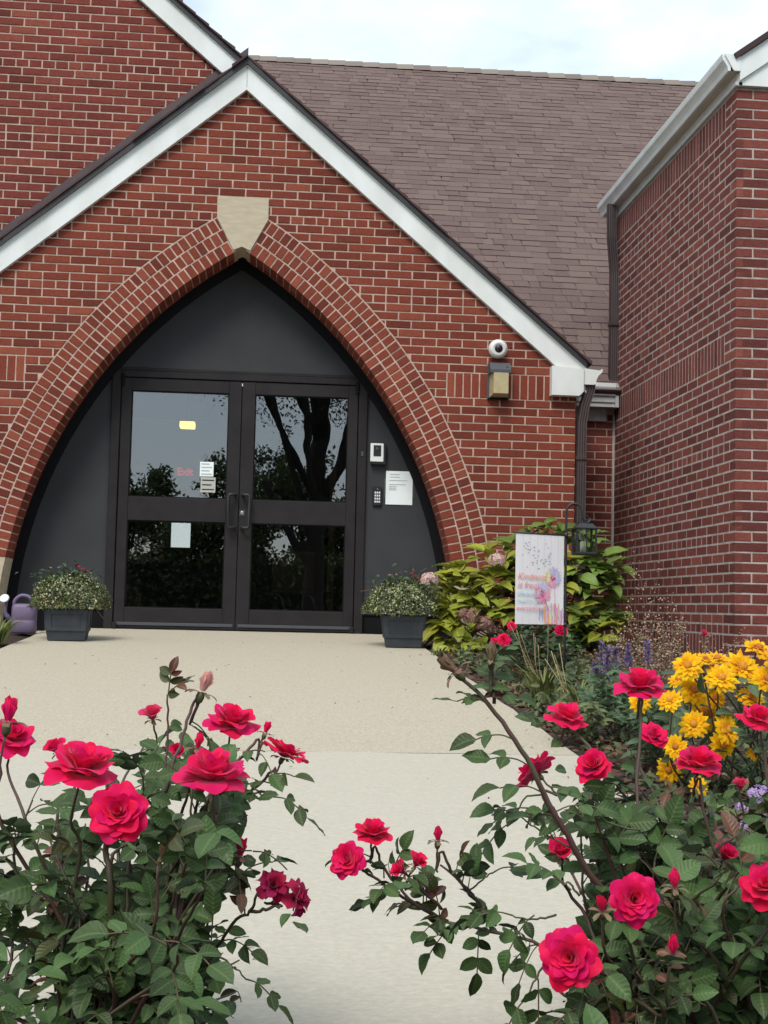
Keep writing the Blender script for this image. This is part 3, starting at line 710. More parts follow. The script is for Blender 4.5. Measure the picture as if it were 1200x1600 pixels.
def shing(wd, layer):
    t0 = .0055+.0045*layer; a = random.uniform(-.012, .012) if layer else 0; dv = random.uniform(-.004, .004)
    L = EX+.02; g = .0015
    P = [(g, dv, 0), (wd-g, dv, 0), (wd-g+a, L, 0), (g+a, L, 0), (g, dv, t0), (wd-g, dv, t0), (wd-g+a, L, .002), (g+a, L, .002)]
    return P, [(4, 5, 6, 7), (0, 1, 5, 4), (1, 2, 6, 5), (3, 0, 4, 7)]
rank = []
for i, (x, v, wd, ly) in enumerate(sh):
    q = px(MR @ Vector((x+wd/2, v+EX/2, 0)))
    rx = (q[1]-105)/.894+385+12
    if inframe(q) and q[0] > rx and q[0] < 945+max(0, (590-q[1]))*.0+(max(0, 330-q[1])*.8): rank.append((F*F*wd*EX/q[2]**2*math.sin(TH-math.atan2(930-q[1], F)), i))
rank.sort(reverse=True); pick = set(i for a, i in rank[:300]); mb = MB()
for i, (x, v, wd, ly) in enumerate(sh):
    P, fs = shing(wd, ly)
    if i in pick:
        me = bpy.data.meshes.new('shingle'); me.from_pydata(P, [], fs); me.materials.append(M['shingle']); obj('shingle', me, mr, MR @ Matrix.Translation((x, v, .0005*(i % 3))))
    else: mb.add([MR @ Vector((a+x, b+v, c+.0005*(i % 3))) for a, b, c in P], fs)
mb.build('shinglework', M['shingle'], mr, kind='stuff')
mb = MB()
for i in range(46):
    x = -1+i*.235; P = lambda u, v, h: (x+u, YEV+RL*RU, ZEV+RL*RS)
    yy, zt = YEV+RL*RU, ZEV+RL*RS+.03
    mb.add([(x, yy-.13, zt-.118), (x+.25, yy-.13, zt-.110), (x+.25, yy, zt+.012), (x, yy, zt), (x+.25, yy+.13, zt-.110), (x, yy+.13, zt-.118)], [(0, 1, 2, 3), (3, 2, 4, 5)])
mb.build('ridge_cap', mat('ridge_shingle', (.19, .155, .13), .95, rnd=.2, var=.3, scale=150), mr)
# recess wall between porch and wing
rw = MB().box((2.6, 1.0245, -.3), (3.35, 1.25, 2.1)).build('recess_wall', M['mortar'], hall)
wr = Wall(Vector((0, 1.02, 0)), Vector((1, 0, 0)), Vector((0, 0, 1)), Vector((0, -1, 0)))
courses(wr, 2.69, 3.262, -29, 1, LB, 2.69, HDR, lambda p: p); wr.emit(rw, 'brick', M['brick_wing'], 90)
MB().box((2.70, .985, 1.885), (3.19, 1.018, 2.0), .003).build('fascia_board', M['grey_gutter'], hall)
G2 = [(0, 0), (.0, .035), (-.012, .04), (-.012, .085), (-.03, .095), (-.035, .115), (-.045, .17), (-.03, .2), (.0, .21), (.11, .21), (.11, 0)]
mb = MB().prism([(a, b) for a, b in G2], lambda u, v: (2.86, .86+u, 1.995+v), lambda u, v: (3.23, .86+u, 1.995+v)); mb.build('eave_gutter', M['grey_gutter'], hall)
MB().prism([(3.231, 1.99), (3.262, 1.99), (3.262, 2.17), (3.25, 2.2), (3.231, 2.206)], lambda u, v: (u, .835, v), lambda u, v: (u, .97, v)).build('gutter_end_cap', M['grey_gutter'], hall)

# ================================================================== SIDE WING
XW, YW0, YW1, LW = 3.273, -2.02, 1.05, .2225
wing = thing('side_wing', (4.5, -.5, 0), 'red brick side wing with white eaves gutter on the right', 'building')
ZWT = 3.70
ww = MB().box((XW+.0012, YW0+.0035, -.4), (9, YW1, ZWT)).build('wall', M['mortar_wing'], wing)
a = Wall(Vector((XW, YW1, 0)), Vector((0, -1, 0)), Vector((0, 0, 1)), Vector((-1, 0, 0))); LN = YW1-YW0
def wing_rows(wl, ln, corner, first_full, maxu, sold=True):
    """corner = u of the near corner; rows run away from it. first_full: parity of rows that start with a stretcher"""
    for r in range(-33, 27):
        z = ZS+r*CO; full = (r % 2) == first_full; t = 0
        hd = r in HDR; solder = sold and (0 <= r < 3 or 24 <= r < 27 or -30 <= r < -27); k = 0; edge = LW if full else LW/2
        while t < maxu:
            if k == 0: s_ = edge
            elif solder and not (24 <= r < 27 and False): break
            else: s_ = LW/2 if hd else LW
            if k == 1 and hd and full is False: s_ = LW/2
            e = min(t+s_, maxu)
            if e-t > .02:
                lo = J/2 if k else .0
                A = sorted((corner-(t+lo), corner-(e-J/2))) if corner > 0 else sorted((t+lo, e-J/2))
                wl.add(rect(A[0], A[1], z+J/2, z+CO-J/2))
            t = e; k += 1
    if sold:
        for r in (-30, 0, 24):
            t = LW*1.0
            n = int((maxu-t)/.069)
            # short closers beside the soldiers
            for q in range(3):
                if (((r+q) % 2) == first_full) is False:
                    wl.add(rect(*sorted((corner-LW/2-J/2, corner-LW+J/2)), ZS+(r+q)*CO+J/2, ZS+(r+q+1)*CO-J/2))
            for i in range(n):
                A = sorted((corner-t-i*.069-.005, corner-t-(i+1)*.069+.005)); wl.add(rect(A[0], A[1], ZS+r*CO+.005, ZS+(r+3)*CO-.005))
wing_rows(a, LN, LN, 0, LN)
a.emit(ww, 'brick', M['brick_wing'], 240, occl=[(900, 1000, 1130, 1300), (940, 880, 1060, 1300)], flat=.1)
b = Wall(Vector((XW, YW0, 0)), Vector((1, 0, 0)), Vector((0, 0, 1)), Vector((0, -1, 0)))
wing_rows(b, 4, 0, 1, 3.0, False); b.emit(ww, 'brick', M['brick_wing'], 60)
MB().box((XW-.02, YW0-.03, ZWT), (XW+.03, YW1+.2, ZWT+.03), .004).build('frieze_trim', M['grey_gutter'], wing)
MB().box((XW-.058, YW0-.028, ZWT+.088), (XW+.1, YW1+.2, ZWT+.097)).build('soffit', M['soffit'], wing)
MB().box((XW-.008, YW0-.025, ZWT+.031), (XW+.1, YW1+.2, ZWT+.0875)).build('frieze_board', M['soffit'], wing)
GW = [(-.059, 0), (-.075, 0), (-.078, .012), (-.082, .03), (-.094, .05), (-.112, .072), (-.116, .095), (-.118, .112), (-.110, .112), (-.106, .100), (-.059, .1)]
MB().prism([(XW+.0+u, ZWT+.092+v) for u, v in GW], lambda u, v: (u, YW0-.045, v), lambda u, v: (u, YW1+.22, v)).build('eave_gutter', M['white'], wing)
MB().prism([(XW+.002, ZWT+.09), (XW-.04, ZWT+.09), (XW-.104, ZWT+.2), (XW+.002, ZWT+.2)], lambda u, v: (u, YW0-.058, v), lambda u, v: (u, YW0-.046, v)).build('gutter_end_cap', M['white'], wing)
wz = lambda x: ZWT+.19+.72*(x-(XW+.01))
MB().prism([(XW+.003, ZWT+.005), (6.6, ZWT+.005), (6.6, wz(6.6)), (XW+.003, wz(XW+.003))], lambda u, v: (u, YW0-.03, v), lambda u, v: (u, YW0+.05, v)).build('gable_panel', M['white'], wing)
MB().prism([(XW+.0035, ZWT+.03), (6.6, wz(6.6)-.16), (6.6, wz(6.6)+.005), (XW+.0035, wz(XW)+.005)], lambda u, v: (u, YW0-.05, v), lambda u, v: (u, YW0-.031, v)).build('rake_board', M['white'], wing)
MB().prism([(XW-.03, wz(XW-.03)+.007), (6.6, wz(6.6)+.007), (6.6, wz(6.6)+.075), (XW-.045, wz(XW-.045)+.05)], lambda u, v: (u, YW0-.075, v), lambda u, v: (u, YW1+.2, v)).build('roof', M['shingle_edge'], wing)
MB().prism([(6.6, wz(6.6)+.075), (6.6, wz(6.6)+.007), (10, wz(6.6)-2.4), (10, wz(6.6)-2.33)], lambda u, v: (u, YW0-.075, v), lambda u, v: (u, YW1+.2, v)).build('roof', M['shingle_edge'], wing)
ds = dspout('downspout', [(3.195, .90, 3.80), (3.195, .90, 3.70), (3.20, .905, 3.5), (3.232, .93, 3.2), (3.234, .935, 2.6), (3.232, .935, 2.21)], wing, .074)
MB().box((3.19, .895, 2.72), (3.275, .97, 2.75), .003).build('strap', M['brown'], ds)
MB().box((3.262, 1.005, 0), (3.2725, 1.019, 1.95)).build('corner_caulk', M['grey_gutter'], wing)

# ================================================================== ROOM BEHIND THE GLASS
room = thing('entrance_room', (0, 3, -.02), 'dim entrance room seen through the glass doors', 'room')
YB = 7.0
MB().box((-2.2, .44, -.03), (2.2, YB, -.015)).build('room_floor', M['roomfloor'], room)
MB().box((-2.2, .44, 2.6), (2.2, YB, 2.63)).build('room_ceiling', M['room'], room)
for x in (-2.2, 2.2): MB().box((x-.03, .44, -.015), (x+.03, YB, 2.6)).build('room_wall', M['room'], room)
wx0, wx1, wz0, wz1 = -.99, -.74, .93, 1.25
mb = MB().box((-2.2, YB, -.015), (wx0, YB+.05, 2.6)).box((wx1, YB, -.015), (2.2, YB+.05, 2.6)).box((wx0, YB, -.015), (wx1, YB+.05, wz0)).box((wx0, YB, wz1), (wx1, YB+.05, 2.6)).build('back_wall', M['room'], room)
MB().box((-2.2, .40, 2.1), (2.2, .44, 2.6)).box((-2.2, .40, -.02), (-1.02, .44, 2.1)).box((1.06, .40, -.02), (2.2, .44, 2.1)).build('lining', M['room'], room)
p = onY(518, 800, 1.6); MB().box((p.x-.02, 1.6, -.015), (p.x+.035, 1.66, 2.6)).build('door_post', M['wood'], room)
p = onY(293, 666, 3.2); t = thing('ceiling_lamp', (p.x, 3.2, p.z-.03), 'warm lit ceiling lamp seen through the left door', 'lamp')
MB().box((p.x-.075, 3.12, p.z-.02), (p.x+.075, 3.28, p.z+.04), .006).build('diffuser', emis('warm_lamp', (1, .55, .12), 2.2), t)
MB().box((p.x-.09, 3.1, p.z+.0401), (p.x+.09, 3.3, p.z+.07), .004).build('housing', M['frame'], t)
MB().tube([(p.x, 3.2, p.z+.07), (p.x, 3.2, 2.6)], .008).build('rod', M['frame'], t)
c0 = onY(440, 945, 2.4); t = thing('tubular_chair', (c0.x, 2.4, -.015), 'chair with curved chrome legs behind the right door', 'chair')
for dx in (0, .3):
    MB().tube(crom([(c0.x+dx+.04, 2.4, -.01), (c0.x+dx+.02, 2.4, .2), (c0.x+dx-.02, 2.41, .30), (c0.x+dx-.08, 2.45, .315), (c0.x+dx-.09, 2.75, .315)], 5), .010, 6).build('leg', M['metal'], t)
MB().box((c0.x-.1, 2.42, .325), (c0.x+.32, 2.8, .36), .01).build('seat', M['wood'], t)
MB().box((c0.x-.1, 2.8, .361), (c0.x+.32, 2.83, .75), .01).build('backrest', M['wood'], t)
def text(body, size, loc, mt, parent, name='lettering', rotx=90, rz=0, shear=0, ext=.0004, ax='LEFT', bold=0, kind=None, Wm=None):
    c = bpy.data.curves.new(name, 'FONT'); c.body = body; c.size = size; c.extrude = ext; c.shear = shear; c.align_x = ax; c.offset = bold; c.resolution_u = 3
    o = bpy.data.objects.new(name, c); COL.objects.link(o); bpy.context.view_layer.update()
    dg = bpy.context.evaluated_depsgraph_get(); me = bpy.data.meshes.new_from_object(o.evaluated_get(dg)); bpy.data.objects.remove(o)
    me.materials.clear(); me.materials.append(mt)
    wm = Wm if Wm is not None else Matrix.Translation(loc) @ Matrix.Rotation(rz, 4, 'Z') @ Matrix.Rotation(R(rotx), 4, 'X')
    return obj(name, me, parent, wm)
es = thing('exit_sign', (-.45, .9, 1.25), 'small red exit sign seen through the left door glass', 'sign')
p = onY(276, 742, .9)
text('Exit', .088, (p.x, .9, p.z), emis('exit_red', (.7, .01, .02), .35), es, ext=.003, bold=.004)
# papers taped inside the left pane
for (lb, x0, x1, y0, y1, rows) in (('white notice taped to the left door glass above the other', 312, 334, 722, 744, 4), ('grey notice taped to the left door glass below the white one', 313, 337, 746, 769, 3)):
    A = onY(x0, y1, .349); B = onY(x1, y0, .349)
    t = thing('door_notice', (A.x, .349, A.z), lb, 'notice')
    pm = M['paper'] if rows == 4 else mat('grey_paper', (.42, .42, .38), .7)
    MB().box((A.x, .3486, A.z), (B.x, .3505, B.z)).build('sheet', pm, t)
    g = MB()
    for k in range(rows):
        z = A.z+(B.z-A.z)*(k+.6)/(rows+.3); g.box((A.x+.012, .3478, z-.004), (B.x-.012-.02*(k % 2), .3485, z+.006))
    g.build('printed_line', M['black_plastic'] if rows == 3 else M['ink'], t)

# ================================================================== THINGS FIXED TO THE WALLS
# wall lamp
A = onY(763, 622, -.05); B = onY(796, 569, -.05); cx = (A.x+B.x)/2
t = thing('wall_lamp', (cx, 0, A.z), 'grey wall pack lamp with yellowed lens on the brick right of the arch', 'lamp')
MB().box((A.x-.004, -.02, A.z-.005), (B.x+.004, .002, B.z+.004), .004).build('back_plate', M['bronze_box'], t)
MB().prism([(0, B.z), (-.07, B.z), (-.115, B.z-.06), (-.115, B.z-.085), (0, B.z-.085)], lambda u, v: (A.x, u-.0201, v), lambda u, v: (B.x, u-.0201, v)).build('housing', M['bronze_box'], t)
zt = B.z-.0852
def frus(x0, x1, za, zb, y0, y1, e): return MB().add([(x0, y0, za), (x1, y0, za), (x1, y0, zb), (x0, y0, zb), (x0+e, y1, za+e*1.3), (x1-e, y1, za+e*1.3), (x1-e, y1, zb), (x0+e, y1, zb)], [(4, 5, 6, 7), (0, 1, 5, 4), (1, 2, 6, 5), (3, 0, 4, 7), (2, 3, 7, 6)])
frus(A.x+.012, B.x-.004, A.z+.008, zt, -.0202, -.135, .016).build('lens', M['lens'], t)
MB().box((A.x+.0, -.045, A.z-.004), (B.x, -.0203, A.z+.006), .002).build('lower_lip', M['blacktrim'], t)
MB().lathe((B.x-.03, -.118, B.z-.035), [(.007, 0), (.007, .004)], 10, (0, -1, .6)).build('screw', M['black_plastic'], t)
# security camera
c = onY(778, 545, -.05)
t = thing('security_camera', (c.x, 0, c.z), 'round white security camera high on the brick above the wall lamp', 'camera')
MB().lathe((c.x, -.0, c.z), [(.060, 0), (.060, .018), (.055, .026)], 24, (0, -1, 0)).build('mount', M['cam_white'], t)
ax = Vector((-.05, -1, -.12)).normalized()
MB().lathe(Vector((c.x, -.027, c.z)), [(.05, 0), (.069, .012), (.076, .035), (.074, .06), (.062, .082), (.040, .096), (.038, .092)], 26, ax).build('ball_housing', M['cam_white'], t)
MB().lathe(Vector((c.x, -.027, c.z))+ax*.0935, [(.032, 0), (.030, .004), (.022, .010), (.010, .014), (.003, .015)], 20, ax).build('lens', M['black_plastic'], t)
# intercom, keypad, paper on the side panel
A = onY(578, 722, .33); B = onY(600, 694, .33)
t = thing('intercom', (A.x, .348, A.z), 'square door intercom with white face on the charcoal panel', 'intercom')
MB().box((A.x+.006, .300, A.z-.02), (B.x+.016, .3475, B.z), .004).build('body', M['black_plastic'], t)
MB().box((A.x, .288, A.z), (B.x-.004, .2995, B.z), .004).build('face_plate', M['cam_white'], t)
MB().box((A.x+.024, .284, A.z+.045), (B.x-.026, .2878, B.z-.016), .003).build('camera_window', M['black_plastic'], t)
MB().lathe(((A.x+B.x)/2-.002, .2838, B.z-.045), [(.012, 0), (.012, .004), (.008, .006)], 14, (0, -1, 0)).build('lens', M['bronze_box'], t)
A = onY(582, 790, .33); B = onY(597, 761, .33)
t = thing('keypad', (A.x, .348, A.z), 'small black door keypad with white keys below the intercom', 'keypad')
MB().box((A.x, .325, A.z), (B.x, .3475, B.z), .005).build('body', M['black_plastic'], t)
for i in range(3):
    for j in range(4):
        x = A.x+.012+(B.x-A.x-.024)*(i+.5)/3; z = A.z+.02+(B.z-A.z-.055)*(j+.5)/4
        MB().box((x-.006, .321, z-.008), (x+.006, .3248, z+.008), .002).build('key', M['cam_white'], t)
MB().lathe(((A.x+B.x)/2, .3249, B.z-.018), [(.006, 0), (.006, .003)], 12, (0, -1, 0)).build('status_light', mat('keypad_green', (.05, .25, .15), .4), t)
A = onY(602, 788, .345); B = onY(645, 737, .345)
t = thing('paper_notice', (A.x, .346, A.z), 'white printed sheet taped to the charcoal panel beside the keypad', 'notice')
n = 8; V = []
for j in range(n+1):
    for i in range(n+1):
        V.append((A.x+(B.x-A.x)*i/n, .3440-.0025*abs(math.sin(i*1.3+j*.7))-(.006 if i == 0 else 0)*math.sin(j/n*3), A.z+(B.z-A.z)*j/n))
me = npmesh('sheet', V, [(j*(n+1)+i, j*(n+1)+i+1, (j+1)*(n+1)+i+1, (j+1)*(n+1)+i) for j in range(n) for i in range(n)], M['paper'], True); me.transform(W[t].inverted()); obj('sheet', me, t)
g = MB()
for (zf, a0, a1) in ((.90, .15, .5), (.82, .15, .52), (.72, .12, .8), (.60, .12, .75), (.54, .12, .4), (.49, .12, .38), (.44, .12, .4)):
    z = A.z+(B.z-A.z)*zf; w_ = B.x-A.x; g.box((A.x+w_*a0, .3402, z-.0022), (A.x+w_*a1, .3407, z+.0022))
g.build('printed_line', M['ink'], t)
for q in ((A.x-.012, .03), (B.x-.004, .016)): MB().box((q[0], .3460, A.z+.06), (q[0]+q[1], .3474, B.z-.06)).build('tape', mat('clear_tape', (.07, .075, .08), .3), t)

# ================================================================== LEAF AND FLOWER MESHES
def leaf_mesh(name, L, Wd, mt, fold=.25, droop=.3, tip=1.0, nv=6, wav=0, base=.25):
    """a leaf lying along +Y from the origin, normal +Z"""
    V = []; 
    for j in range(nv+1):
        t = j/nv; wv = (math.sin(math.pi*min(1, t**(.88+base*.2)))**(.72)) if 0 < t < 1 else 0
        wv *= (1-.16*t)*1.06
        ang = droop*t; y = L*(math.sin(ang)/droop if droop else t)*1.0; z = -L*((1-math.cos(ang))/droop if droop else 0)
        for s in (-1, -.55, 0, .55, 1):
            ww_ = Wd/2*wv*s; V.append((ww_*math.cos(fold*1.2), y-abs(s)*L*.02, z+abs(ww_)*math.sin(fold)*1.3+wav*math.sin(j*2.1+s*3)*abs(s)*Wd*.1))
    Fc = [(j*5+i, j*5+i+1, (j+1)*5+i+1, (j+1)*5+i) for j in range(nv) for i in range(4)]
    me = npmesh(name, V, Fc, mt, True); uv = np.array([(s, j/nv, 0) for j in range(nv+1) for s in (-1, -.55, 0, .55, 1)], 'f')
    at = me.attributes.new('leafuv', 'FLOAT_VECTOR', 'POINT'); at.data.foreach_set('vector', uv.ravel()); ATT[me] = uv; return me
def geo(me):
    V = np.empty(len(me.vertices)*3, 'f'); me.vertices.foreach_get('co', V); V = V.reshape(-1, 3)
    Fc = np.array([list(p.vertices) for p in me.polygons], 'i'); return V, Fc
def scatter(parent, name, items, nobj, stuff_name, mats_ok=True):
    """items: list of (mesh, world Matrix). The nearest in frame become objects, the rest one mesh per material"""
    sc = []
    for i, (me, m_) in enumerate(items):
        q = px(m_.translation)
        if inframe(q, 10): sc.append((q[2], i))
    sc.sort(); pick = set(i for d, i in sc[:nobj]); rest = {}
    cache = {}
    for i, (me, m_) in enumerate(items):
        if i in pick: obj(name, me, parent, m_)
        else:
            if me not in cache: cache[me] = geo(me)
            V, Fc = cache[me]; A = np.array(m_); P = V @ A[:3, :3].T + A[:3, 3]
            r_ = rest.setdefault(me.materials[0], [[], [], 0, []]); r_[3].append(ATT.get(me, np.zeros((len(P), 3), 'f'))); r_[0].append(P); r_[1].append(Fc+r_[2]); r_[2] += len(P)
    for mt, (Vs, Fs, n, uv) in rest.items():
        me = npmesh(stuff_name, np.concatenate(Vs), np.concatenate(Fs), mt, True)
        at = me.attributes.new('leafuv', 'FLOAT_VECTOR', 'POINT'); at.data.foreach_set('vector', np.concatenate(uv).ravel().astype('f'))
        if parent is not None: me.transform(W[parent].inverted())
        obj(stuff_name, me, parent, kind='stuff')
def frame(pos, ydir, zhint, s=1, roll=0):
    """matrix with local +Y along ydir and local +Z near zhint"""
    y = Vector(ydir).normalized(); z = Vector(zhint); z = z-y*z.dot(y)
    if z.length < 1e-4: z = y.orthogonal()
    z.normalize(); x = y.cross(z)
    m_ = Matrix((x, y, z)).transposed().to_4x4()
    if roll: m_ = m_ @ Matrix.Rotation(roll, 4, 'Y')
    m_ = m_ @ Matrix.Scale(s, 4); m_.translation = Vector(pos); return m_
def rv(s=1): return Vector((random.gauss(0, s), random.gauss(0, s), random.gauss(0, s)))
def petals(rings, nseg=5, nv=6, jit=.12, tipf=.3):
    V = []; Fc = []
    for (n, L, Wd, f0, f1, cup, off) in rings:
        for k in range(n):
            az = 2*math.pi*(k+off)/n+random.uniform(-jit, jit); l_ = L*random.uniform(.9, 1.08); a0 = R(f0+random.uniform(-7, 7)); a1 = R(f1+random.uniform(-14, 14))
            tw = random.uniform(-.25, .25); wv_ = random.uniform(0, 6)
            b = len(V); r_ = .003; h = 0; prof = [(r_, h)]
            for j in range(1, nv+1):
                th = a0+(a1-a0)*(j/nv)**1.4; r_ += math.sin(th)*l_/nv; h += math.cos(th)*l_/nv; prof.append((r_, h))
            for j in range(nv+1):
                t = j/nv
                for i in range(nseg):
                    u = -1+2*i/(nseg-1); tt = t*(1-tipf*abs(u)**1.9*t); jj = tt*nv; j0 = min(int(jj), nv-1); fr_ = jj-j0
                    rr = prof[j0][0]+(prof[j0+1][0]-prof[j0][0])*fr_; hh = prof[j0][1]+(prof[j0+1][1]-prof[j0][1])*fr_
                    wd = Wd/2*(.28+.72*math.sin(math.pi*min(.5, t*.62))**.8)*u
                    th = a0+(a1-a0)*t**1.4
                    c_ = cup*abs(u)**2*wd*(1 if u > 0 else -1)*.9        # edges curl toward the axis
                    rr -= math.cos(th)*abs(c_); hh += math.sin(th)*abs(c_)*.8
                    hh += .075*L*math.sin(wv_+u*3.4+t*2.5)*t*t+(-.10*L*abs(u)**2*t**3 if a1 > 1.2 else 0)
                    x = rr; y = wd*(1-abs(cup)*.15)+tw*wd*t*0
                    V.append((x*math.cos(az)-y*math.sin(az), x*math.sin(az)+y*math.cos(az), hh))
            Fc += [(b+j*nseg+i, b+j*nseg+i+1, b+(j+1)*nseg+i+1, b+(j+1)*nseg+i) for j in range(nv) for i in range(nseg-1)]
    return V, Fc
def rose_geo(kind):
    big = kind in ('open', 'cup')
    if kind == 'open': rings = [(8, .047, .041, 66, 100, .2, 0), (8, .043, .039, 48, 80, .3, .5), (7, .037, .030, 32, 58, .45, .2), (6, .029, .024, 18, 40, .7, .6), (5, .021, .018, 5, 20, .9, 0)]
    elif kind == 'cup': rings = [(7, .046, .041, 70, 112, .2, 0), (7, .044, .040, 44, 78, .3, .5), (7, .040, .036, 22, 46, .45, .2), (6, .035, .027, 10, 26, .6, .5), (5, .028, .02, 3, 12, .9, 0)]
    elif kind == 'half': rings = [(4, .040, .040, 25, 70, .7, 0), (4, .038, .034, 12, 35, .95, .4), (4, .034, .026, 4, 16, 1.1, .1)]
    elif kind == 'wilt': rings = [(5, .038, .030, 40, 150, .8, 0), (5, .034, .026, 20, 90, 1, .5), (4, .028, .02, 5, 30, 1.1, .2)]
    else: rings = [(4, .022, .017, 22, -18, 1.1, 0), (3, .022, .014, 14, -12, 1.2, .4)]     # bud
    return petals(rings, 7 if big else 5, 8 if big else 6, .14, .40 if big else .3)
def sep_geo(s=1):
    return petals([(5, .022*s, .009*s, 70, 120, .4, .2)], 3, 4, .1, .2)
def bloom(parent, pos, axis, wpx_or_s, kind, mt, name='bloom', **kw):
    s = wpx_or_s*(.86 if kind in ('open', 'cup') else 1); V, Fc = rose_geo(kind); me = npmesh(name, V, Fc, mt, True)
    ax = Vector(axis).normalized(); q = ax.to_track_quat('Z', 'Y').to_matrix().to_4x4() @ Matrix.Rotation(random.uniform(0, 6), 4, 'Z') @ Matrix.Scale(s, 4)
    q.translation = Vector(pos)-ax*.016*s*(1 if kind != 'bud' else .6); o = obj(name, me, parent, q, **kw)
    V, Fc = sep_geo(1 if kind != 'bud' else .8); V = np.array(V)-np.array((0, 0, .003)); sm_ = npmesh('sepals', V, Fc, M['sepal'], True); obj('sepals', sm_, o, q)
    hip = MB().lathe((0, 0, -.003), [(.0016, -.012), (.0042, -.009), (.0050, -.004), (.004, .001)], 8).mesh('hip', M['cane_green']); obj('hip', hip, o, q)
    return q.translation-ax*.014*s

# ================================================================== ROSE BUSHES
LV = [leaf_mesh('leaf', .036, .024, M['rose_leaf'], f, d, nv=6, wav=w_) for f, d, w_ in ((.2, .3, .3), (.35, .6, .2), (.1, .15, .5), (.3, .9, .3))]
LR = [leaf_mesh('leaf', .034, .020, M['rose_leaf_red'], .35, .6, nv=6)]
LY = LR+[leaf_mesh('leaf', .036, .022, M['rose_leaf_young'], f, d, nv=6) for f, d in ((.3, .5), (.2, .8))]
def inside(x, y, P):
    c = False; j = len(P)-1
    for i in range(len(P)):
        if (P[i][1] > y) != (P[j][1] > y) and x < (P[j][0]-P[i][0])*(y-P[i][1])/(P[j][1]-P[i][1])+P[i][0]: c = not c
        j = i
    return c
def sample(P, wts=None):
    xs = [p[0] for p in P]; ys = [p[1] for p in P]
    while True:
        x, y = random.uniform(min(xs), max(xs)), random.uniform(min(ys), max(ys))
        if inside(x, y, P): return x, y
class Bush:
    def __init__(s, name, base, label, cat, group, spread, top):
        s.t = thing(name, base, label, cat, group); s.base = Vector(base); s.mb = MB(); s.green = MB(); s.items = []; s.free = []; s.rach = []; s.spread = spread; s.forks = []
    def cane(s, pts, r0, r1, n=5, green=False):
        c = crom(pts, n); k = len(c); (s.green if green else s.mb).tube([p+rv(.0008) for p in c], [r0+(r1-r0)*i/(k-1) for i in range(k)], 6); return c
    def leaf(s, p, d, size=1, young=False, n=5, up=Vector((0, -.35, 1))):
        """compound rose leaf: rachis with a terminal and paired leaflets"""
        d = Vector(d).normalized(); L = .058*size; pts = [p, p+d*L*.35+Vector((0, 0, .004)), p+d*L*.75, p+d*L+Vector((0, 0, -.006))]
        c = crom(pts, 3); gid = len(s.rach); s.rach.append(c)
        side = d.cross(up); side = side.normalized() if side.length > .05 else d.orthogonal().normalized(); nrm = side.cross(d).normalized()
        T = lambda: random.choice(LY if young else LV)
        s.items.append((T(), frame(c[-1], d+Vector((0, 0, -.25))+rv(.12), nrm+rv(.25), size*random.uniform(.95, 1.25), random.gauss(0, .25)), gid))
        for k in range((n-1)//2):
            q = c[len(c)*(2-k)//3] if n > 3 else c[len(c)//2]
            for e in (-1, 1):
                s.items.append((T(), frame(q, d*.55+side*e+Vector((0, 0, -.15))+rv(.15), nrm+rv(.28), size*random.uniform(.72, 1.0), random.gauss(0, .25)), gid))
    def leaves_on(s, c, step=.035, start=.3, size=1, young=.1, keep=None, prob=1, n=5):
        L = 0; az = random.uniform(0, 6); nxt = 0
        tot = sum((b-a).length for a, b in zip(c, c[1:]))
        for a, b in zip(c, c[1:]):
            L += (b-a).length
            if L > nxt and L > start*tot:
                nxt = L+step*random.uniform(.7, 1.4); az += 2.4; t = (b-a).normalized(); o = t.orthogonal().normalized(); o = Matrix.Rotation(az, 3, t) @ o
                d = o+t*.55+Vector((0, 0, .15)); tip = b+d.normalized()*.07*size
                if keep and not keep(px(tip)): continue
                if random.random() < prob: s.leaf(b, d, size*random.uniform(.8, 1.15), random.random() < young, random.choice((n, n, 3, 7) if n > 3 else (3,)))
    def done(s, nobj=300):
        left = {}
        for i in s.items:
            if len(i) > 2: left[i[2]] = left.get(i[2], 0)+1
        for g, k in left.items():
            if k >= 3 or (k == 2 and random.random() < .5): c = s.rach[g]; s.green.tube(c, [.0011, .0010]+[.0009]*(len(c)-2), 4, cap=False)
        s.items = [i[:2] for i in s.items if len(i) < 3 or left[i[2]] >= 2]
        s.mb.build('canes', M['cane'], s.t, kind='stuff'); s.green.build('stems', M['cane_green'], s.t, kind='stuff')
        scatter(s.t, 'leaf', s.items, nobj, 'foliage')
